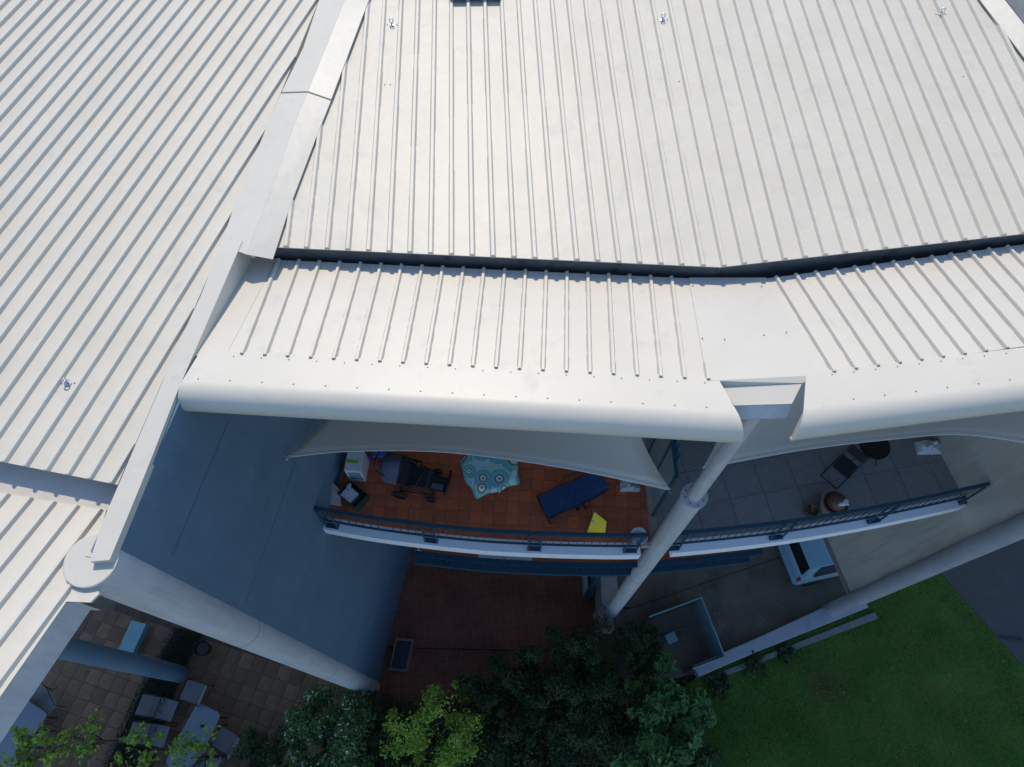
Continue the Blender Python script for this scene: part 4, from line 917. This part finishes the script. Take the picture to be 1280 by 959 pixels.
ty2 = tag(empty('toy_truck', at(478, 571, 0)), 'bright blue and red plastic toy behind the pushchair hood', 'toy'); q = at(477, 574, 0); mb = MB(); mb.box(q + Vector((0, 0, .3)), (.28, .16, .1), -.1); mb.build('body', M['blue'], ty2, bevel=.015)
mb = MB(); mb.box(q + Vector((.02, -.1, .28)), (.2, .05, .04), .2); mb.build('bumper', M['red'], ty2); mb = MB(); mb.box(q + Vector((0, 0, .12)), (.2, .14, .24)); mb.build('stand', M['blackfab'], ty2)
# yellow folded sign
ys_ = tag(empty('caution_sign', at(744, 668, 0)), 'bright yellow folded plastic sign standing at the railing', 'sign')
mb = MB(); a = [at(743, 640, .5), at(758, 652, .42), at(756, 671, .02), at(733, 668, .02)]
a = [Vector((p.x, p.y, p.z)) for p in a]; nrm = (a[1] - a[0]).cross(a[3] - a[0]).normalized(); mb.loft([a, [p + nrm * .012 for p in a]]); mb.build('panel', M['yellow'], ys_)
mb = MB(); ctr = (a[0] + a[3]) / 2 + Vector((.05, 0, .0)); mb.lathe([(0, 0), (.035, 0), (.035, .006), (0, .006)], (a[0] * .55 + a[3] * .35 + a[1] * .1) + nrm * -.004, 12); mb.build('emblem', M['whiteplastic'], ys_)
# white things
def crumple(name, label, cat, c, size, m, seed, parent=None):
    rnd = random.Random(seed); mb = MB(); n = 14; vs, fs = [], []
    for j in range(n + 1):
        for i in range(n + 1):
            u, v = i / n * 2 - 1, j / n * 2 - 1; h = (1 - max(abs(u), abs(v)) ** 3) * size[2] * (.45 + .55 * abs(noise.noise(Vector((u * 2.3, v * 2.3, seed)))) * 2)
            vs.append((c.x + u * size[0] / 2 * (1 + .2 * noise.noise(Vector((u, v, seed + 5)))), c.y + v * size[1] / 2 * (1 + .2 * noise.noise(Vector((v, u, seed + 9)))), c.z + .004 + h))
    for j in range(n):
        for i in range(n): a = j * (n + 1) + i; fs.append((a, a + 1, a + n + 2, a + n + 1))
    mb.add(vs, fs); o = mb.build(name, m, None, smooth=True); sm = o.modifiers.new('t', 'SOLIDIFY'); sm.thickness = .004; return tag(o, label, cat)
crumple('laundry', 'pale crumpled laundry beside the teal privacy screen', 'laundry', at(787, 607, 0), (.46, .3, .22), M['whitecloth'], 3)
wb = tag(empty('wash_basin', at(797, 668, 0)), 'white oval plastic basin behind the railing post', 'basin'); q = at(797, 673, 0)
mb = MB(); mb.lathe([(0, .01), (.13, .01), (.175, .2), (.19, .2), (.19, .212), (.165, .212), (.125, .03), (0, .03)], q, 28); mb.build('bowl', M['whiteplastic'], wb, auto=.6)
mb = MB(); mb.tube([q + Vector((-.17, -.05, .2)), q + Vector((0, -.12, .28)), q + Vector((.17, -.05, .2))], .008, 6); mb.build('handle', M['blue'], wb)
mb = MB(); q = at(722, 637, 0); mb.lathe([(0, .002), (.045, .002), (.05, .02), (.03, .05), (0, .055)], q, 16); tag(mb.build('ball', M['black'], smooth=True), 'small black ball on the tiles beside the lounger', 'ball')

# ================================================================== things on the second balcony
def folding_chair(px, py, ang, label):
    G = frame_local(px, py, 0, ang); t = tag(empty('folding_chair', G(0, 0, 0)), label, 'chair')
    mb = MB(); mb.box(G(0, 0, .45), (.42, .4, .04), ang); mb.build('seat', M['blackfab'], t, bevel=.02)
    mb = MB(); mb.box(G(.26, 0, .74), (.03, .4, .26), ang, tilt=Matrix.Rotation(.2, 3, 'Y')); mb.build('backrest', M['blackfab'], t, bevel=.015)
    for s in (-.22, .22):
        mb = MB(); mb.tube([G(.3, s, .86), G(.2, s, .45), G(-.32, s, .014)], .012, 6); mb.build('leg', M['black'], t, smooth=True)
        mb = MB(); mb.tube([G(-.18, s, .46), G(.3, s, .014)], .012, 6); mb.build('leg', M['black'], t, smooth=True)
    mb = MB(); mb.tube([G(-.32, -.22, .014), G(-.32, .22, .014)], .012, 6); mb.tube([G(.3, -.22, .014), G(.3, .22, .014)], .012, 6); mb.build('stretcher', M['black'], t)
folding_chair(1046, 592, R(42), 'black folding chair on the grey paved balcony')
q = at(1093, 557, .7); rt = tag(empty('bistro_table', (q.x, q.y, 0)), 'small round black table next to the folding chair', 'table')
mb = MB(); mb.lathe([(0, .69), (.33, .69), (.34, .7), (.34, .715), (0, .715)], (q.x, q.y, 0), 32); mb.build('table_top', M['black'], rt)
for k in range(3):
    a = k * 2.094 + 3.6; mb = MB(); mb.tube([(q.x + .1 * math.cos(a), q.y + .1 * math.sin(a), .69), (q.x + .36 * math.cos(a), q.y + .36 * math.sin(a), .012)], .012, 6); mb.build('leg', M['black'], rt)
q = at(1035, 636, 0); up_ = tag(empty('plant_pot', q), 'large round stone pot holding a brown dome', 'pot')
mb = MB(); mb.lathe([(0, .004), (.2, .004), (.28, .2), (.31, .4), (.31, .42), (.27, .42), (.24, .3), (0, .3)], q, 32); mb.build('bowl', M['stone'], up_, auto=.6)
mb = MB(); mb.lathe([(.2, .3), (.21, .42), (.17, .54), (.08, .62), (0, .63)], q + Vector((.02, .02, 0)), 24); mb.build('dome', M['terracotta_pot'], up_, smooth=True)
crumple('cloth', 'small white cloth lying on the brown dome of the pot', 'cloth', q + Vector((.08, -.04, .58)), (.24, .16, .05), M['whitecloth'], 6)
q = at(1011, 641, 0); sp_ = tag(empty('plant_pot', q), 'small dark pot with a dead plant next to the stone pot', 'pot')
mb = MB(); mb.lathe([(0, .004), (.1, .004), (.15, .22), (.13, .22), (.1, .16), (0, .16)], q, 24); mb.build('bowl', M['terracotta_pot'], sp_, auto=.6)
mb = MB(); rnd = random.Random(2)
for k in range(9): mb.tube([q + Vector((rnd.uniform(-.04, .04), rnd.uniform(-.04, .04), .15)), q + Vector((rnd.uniform(-.1, .1), rnd.uniform(-.1, .1), rnd.uniform(.24, .34)))], .005, 4)
mb.build('twigs', M['stone'], sp_)
crumple('bag', 'pale blue and white bag slumped at the cream wall', 'bag', at(1160, 560, 0), (.6, .35, .3), M['whitecloth'], 8)

# ================================================================== things below
ac = tag(empty('air_conditioner', at(735, 737, Z_TERR)), 'pale air conditioning unit on the terrace beside the cream retaining wall', 'air conditioner')
q = at(734, 730, Z_TERR); mb = MB(); mb.box(q + Vector((0, 0, .34)), (.34, .82, .64), 0); mb.build('casing', M['ac'], ac, bevel=.01)
mb = MB(); mb.box(q + Vector((.02, .04, .665)), (.13, .5, .012), 0); mb.build('grille', M['black'], ac); mb = MB(); mb.box(q + Vector((0, 0, .01)), (.4, .9, .03)); mb.build('foot', M['kerb'], ac)
pt_ = tag(empty('planter', at(502, 820, Z_TERR - .14)), 'long pale rimmed planter with dark water by the blade wall', 'planter'); pz = Z_TERR - .14
a = gp(pz + .5, (495, 797), (517, 799), (508, 840), (486, 838)); ctr = sum(a, Vector()) / 4
def ringp(s, z): return [Vector((ctr.x + (p.x - ctr.x) * s, ctr.y + (p.y - ctr.y) * s, z)) for p in a]
mb = MB(); mb.loft([ringp(.92, pz), ringp(1.0, pz + .5), ringp(.86, pz + .5), ringp(.84, pz + .4)]); mb.build('trough', M['stone'], pt_)
mb = MB(); mb.loft([ringp(.838, pz + .403), ringp(.838, pz + .41)]); mb.build('water', M['glass'], pt_)
fl_ = tag(empty('floodlight', at(523, 693, -2.95)), 'small grey floodlight under the white balcony edge', 'lamp'); q = at(523, 690, -2.7)
mb = MB(); mb.box(q, (.16, .1, .12), 0); mb.build('housing', M['ac'], fl_, bevel=.01); mb = MB(); mb.tube([q + Vector((0, 0, .05)), q + Vector((0, .2, .12))], .015, 6); mb.build('bracket', M['ac'], fl_)
# glass fence round the stairwell in the driveway
gf = tag(empty('glass_fence', at(855, 795, Z_DRIVE)), 'three sided glass fence with thin blue rails round a stairwell', 'fence')
cor = gp(Z_DRIVE + 1.2, (811, 771), (877, 747), (906, 821), (866, 836)); cor = [Vector((p.x, p.y, Z_DRIVE)) for p in cor]
for k in range(3):
    a, b = cor[k], cor[k + 1]; t = (b - a).normalized(); n_ = Vector((-t.y, t.x, 0)) * .012
    mb = MB(); mb.loft([[a + n_ + Vector((0, 0, z)), b + n_ + Vector((0, 0, z)), b - n_ + Vector((0, 0, z)), a - n_ + Vector((0, 0, z))] for z in (.03, 1.16)]); mb.build('panel', M['pane'] if k == 1 else M['glass'], gf)
    mb = MB(); mb.tube([a + Vector((0, 0, 1.2)), b + Vector((0, 0, 1.2))], .022, 6); mb.build('top_rail', M['pane'], gf)
for p in cor: mb = MB(); mb.tube([p, p + Vector((0, 0, 1.2))], .025, 6); mb.build('post', M['railing'], gf)
# pale branch and stool in the stairwell corner
br = tag(empty('dry_branch', at(845, 790, Z_DRIVE)), 'pale dry branch lying inside the glass fence', 'branch'); mb = MB(); a, b = at(826, 797, Z_DRIVE + .04), at(860, 784, Z_DRIVE + .12); mb.tube([a, a.lerp(b, .5) + Vector((0, .05, .06)), b], [.03, .025, .012], 6); mb.build('stem', M['stone'], br)
mb = MB(); rnd = random.Random(9)
for k in range(8): mb.tube([a.lerp(b, .5 + k * .06), a.lerp(b, .5 + k * .06) + Vector((rnd.uniform(-.2, .25), rnd.uniform(-.25, .3), rnd.uniform(.02, .2)))], .008, 4)
mb.build('twigs', M['stone'], br)
sl_ = tag(empty('stool', at(836, 796, Z_DRIVE)), 'small blue grey stool inside the glass fence', 'stool'); q = at(836, 800, Z_DRIVE); mb = MB(); mb.box(q + Vector((0, 0, .42)), (.34, .3, .04), .4); mb.build('seat', M['pane'], sl_, bevel=.01)
for sx in (-1, 1):
    for sy in (-1, 1): mb = MB(); mb.tube([q + Vector((sx * .12, sy * .1, .4)), q + Vector((sx * .16, sy * .13, 0))], .015, 6); mb.build('leg', M['pane'], sl_)

# parked car, tail towards the left
c0 = at(984, 700, Z_DRIVE + .55); cdir = R(12); CG = frame_local(978, 716, Z_DRIVE, cdir); oo = CG(0, 0, 0)
car = tag(empty('parked_car', CG(2, -.1, 0)), 'pale blue hatchback parked on the driveway under the cream wall', 'car')
cs = c0 - Vector((oo.x, oo.y, c0.z))
def V(x, y, h): v = CG(x, y, h); return Vector((v.x + cs.x, v.y + cs.y, Z_DRIVE + h))
prof = [(0.02, .32), (-.02, .6), (.02, .9), (.06, .98), (.24, 1.42), (.5, 1.5), (2.1, 1.48), (2.9, 1.02), (3.75, .84), (3.95, .6), (3.9, .3)]
wid = [.72, .78, .8, .79, .6, .56, .56, .74, .72, .7, .68]
mb = MB(); rings = []
for (x, h), w in zip(prof, wid):
    base_h = .28
    rings.append([V(x, -.82 if h > .5 else -.78, base_h), V(x, -.84, min(h, .62)), V(x, -w - (.0), h), V(x, w, h), V(x, .84, min(h, .62)), V(x, .82, base_h)])
mb.loft(rings); body = mb.build('body', M['carpaint'], car, auto=.45)
def panel(name, pts, m, lift=.012):
    mb = MB(); p = [V(*q) for q in pts]; n_ = (p[1] - p[0]).cross(p[2] - p[0]).normalized(); 
    if n_.z < 0: n_ = -n_
    mb.loft([[q - n_ * .01 for q in p], [q + n_ * lift for q in p]]); return mb.build(name, m, body)
panel('rear_window', [(.075, -.64, 1.0), (.075, .64, 1.0), (.23, .54, 1.4), (.23, -.54, 1.4)], M['carglass'])
panel('windscreen', [(2.2, -.5, 1.43), (2.2, .5, 1.43), (2.82, .66, 1.07), (2.82, -.66, 1.07)], M['carglass'])
for s in (-1, 1):
    panel('side_window', [(.4, s * .775, 1.02), (1.5, s * .775, 1.02), (1.5, s * .6, 1.42), (.6, s * .6, 1.42)], M['carglass'])
    panel('side_window', [(1.56, s * .775, 1.02), (2.7, s * .765, 1.02), (2.15, s * .6, 1.42), (1.56, s * .6, 1.42)], M['carglass'])
    panel('tail_light', [(.0, s * .66, .7), (.0, s * .77, .7), (.03, s * .76, .92), (.03, s * .65, .92)], M['red'])
mb = MB(); mb.loft([[V(-.06, -.78, z), V(-.06, .78, z), V(.1, .82, z), V(.1, -.82, z)] for z in (.34, .52)]); mb.build('rear_bumper', M['carpaint'], car, bevel=.03)
for x in (.62, 3.2):
    for s in (-1, 1): wheel(V(x, s * .78, .31), V(0, 1, 0) - V(0, 0, 0), .31, .2, car)
mb = MB(); mb.loft([[V(.15, -.76, .2), V(3.8, -.76, .2), V(3.8, .76, .2), V(.15, .76, .2)], [V(.15, -.76, .3), V(3.8, -.76, .3), V(3.8, .76, .3), V(.15, .76, .3)]]); mb.build('underbody', M['black'], car)

# ================================================================== patio furniture
def sling_chair(px, py, ang, label, s=1.0):
    G = frame_local(px, py, Z_PATIO, ang); t = tag(empty('patio_chair', G(0, 0, 0)), label, 'chair', 'grey sling chairs on the patio')
    mb = MB(); mb.loft([[G(-.3 * s, -.3 * s, .45), G(-.3 * s, .3 * s, .45), G(-.3 * s, .3 * s, .425), G(-.3 * s, -.3 * s, .425)], [G(0, -.3 * s, .42), G(0, .3 * s, .42), G(0, .3 * s, .395), G(0, -.3 * s, .395)], [G(.3 * s, -.3 * s, .43), G(.3 * s, .3 * s, .43), G(.3 * s, .3 * s, .405), G(.3 * s, -.3 * s, .405)]]); mb.build('seat', M['sling'], t)
    mb = MB(); mb.loft([[G(.31 * s, -.3 * s, .44), G(.31 * s, .3 * s, .44), G(.34 * s, .3 * s, .44), G(.34 * s, -.3 * s, .44)], [G(.62 * s, -.29 * s, 1.02), G(.62 * s, .29 * s, 1.02), G(.645 * s, .29 * s, 1.02), G(.645 * s, -.29 * s, 1.02)]]); mb.build('backrest', M['sling'], t)
    for w in (-.32 * s, .32 * s):
        mb = MB(); mb.tube([G(-.32 * s, w, .0), G(-.3 * s, w, .45), G(-.28 * s, w, .62), G(.3 * s, w, .64), G(.5 * s, w, .74)], .014, 6); mb.build('armrest', M['black'], t, smooth=True)
        mb = MB(); mb.tube([G(.65 * s, w, 1.03), G(.3 * s, w, .43), G(.45 * s, w, .0)], .014, 6); mb.build('leg', M['black'], t, smooth=True)
def patio_table(corners, label, rnd_=.1):
    z = Z_PATIO; a = gp(z + .73, *corners); c = sum(a, Vector()) / 4; t = tag(empty('patio_table', (c.x, c.y, z)), label, 'table')
    mb = MB(); poly = []
    for i in range(4):
        p, q, n_ = a[i - 1], a[i], a[(i + 1) % 4]; d0 = (p - q).normalized() * rnd_; d1 = (n_ - q).normalized() * rnd_; poly += [q + d0, q + (d0 + d1) * .3, q + d1]
    mb.loft([[p - Vector((0, 0, .035)) for p in poly], poly]); mb.build('table_top', M['tabletop'], t)
    for p in a: q = p.lerp(c, .15); mb = MB(); mb.tube([Vector((q.x, q.y, z)), Vector((q.x, q.y, z + .7))], .025, 6); mb.build('leg', M['black'], t)
    return t
patio_table([(31, 873), (60, 893), (12, 962), (-20, 940)], 'slate blue rectangular table at the roof fascia side of the patio')
patio_table([(247, 878), (277, 892), (238, 972), (205, 955)], 'long slate table with rounded corners between the sling chairs', .16)
sling_chair(66, 882, R(128), 'grey sling chair at the head of the slate blue table')
sling_chair(56, 922, R(-20), 'grey sling chair half under the sapling by the slate blue table')
sling_chair(247, 866, R(-15), 'grey sling chair beside the shaded column foot, at the long table end')
sling_chair(215, 888, R(168), 'grey sling chair with its back to the planting bed, by the table corner')
sling_chair(205, 920, R(172), 'grey sling chair beside the planting bed and behind the sapling')
sling_chair(287, 925, R(-28), 'grey sling chair between the long table and the flowering shrub')
sling_chair(265, 948, R(-28), 'grey sling chair under the leaves beside the flowering shrub')
q = at(253, 908, Z_PATIO + .73); mb = MB(); mb.lathe([(0, 0), (.03, .0), (.055, .04), (.055, .07), (.03, .105), (0, .11)], q, 18); tag(mb.build('candle_holder', M['black'], smooth=True), 'small round black candle holder on the long table', 'ornament')
a = gp(Z_PATIO + .3, (164, 775), (183, 780), (165, 819), (147, 815)); mb = MB(); mb.loft([[Vector((p.x, p.y, Z_PATIO)) for p in a], a]); tag(mb.build('concrete_block', M['pane'], bevel=.015), 'pale blue concrete block standing on the clay pavers', 'block')
q = at(257, 812, Z_PATIO); bk = tag(empty('bucket', q), 'dark round pot in the corner behind the column', 'pot'); mb = MB(); mb.lathe([(0, .0), (.2, 0), (.26, .4), (.24, .4), (.2, .3), (0, .3)], q, 22); mb.build('body', M['black'], bk, auto=.6)
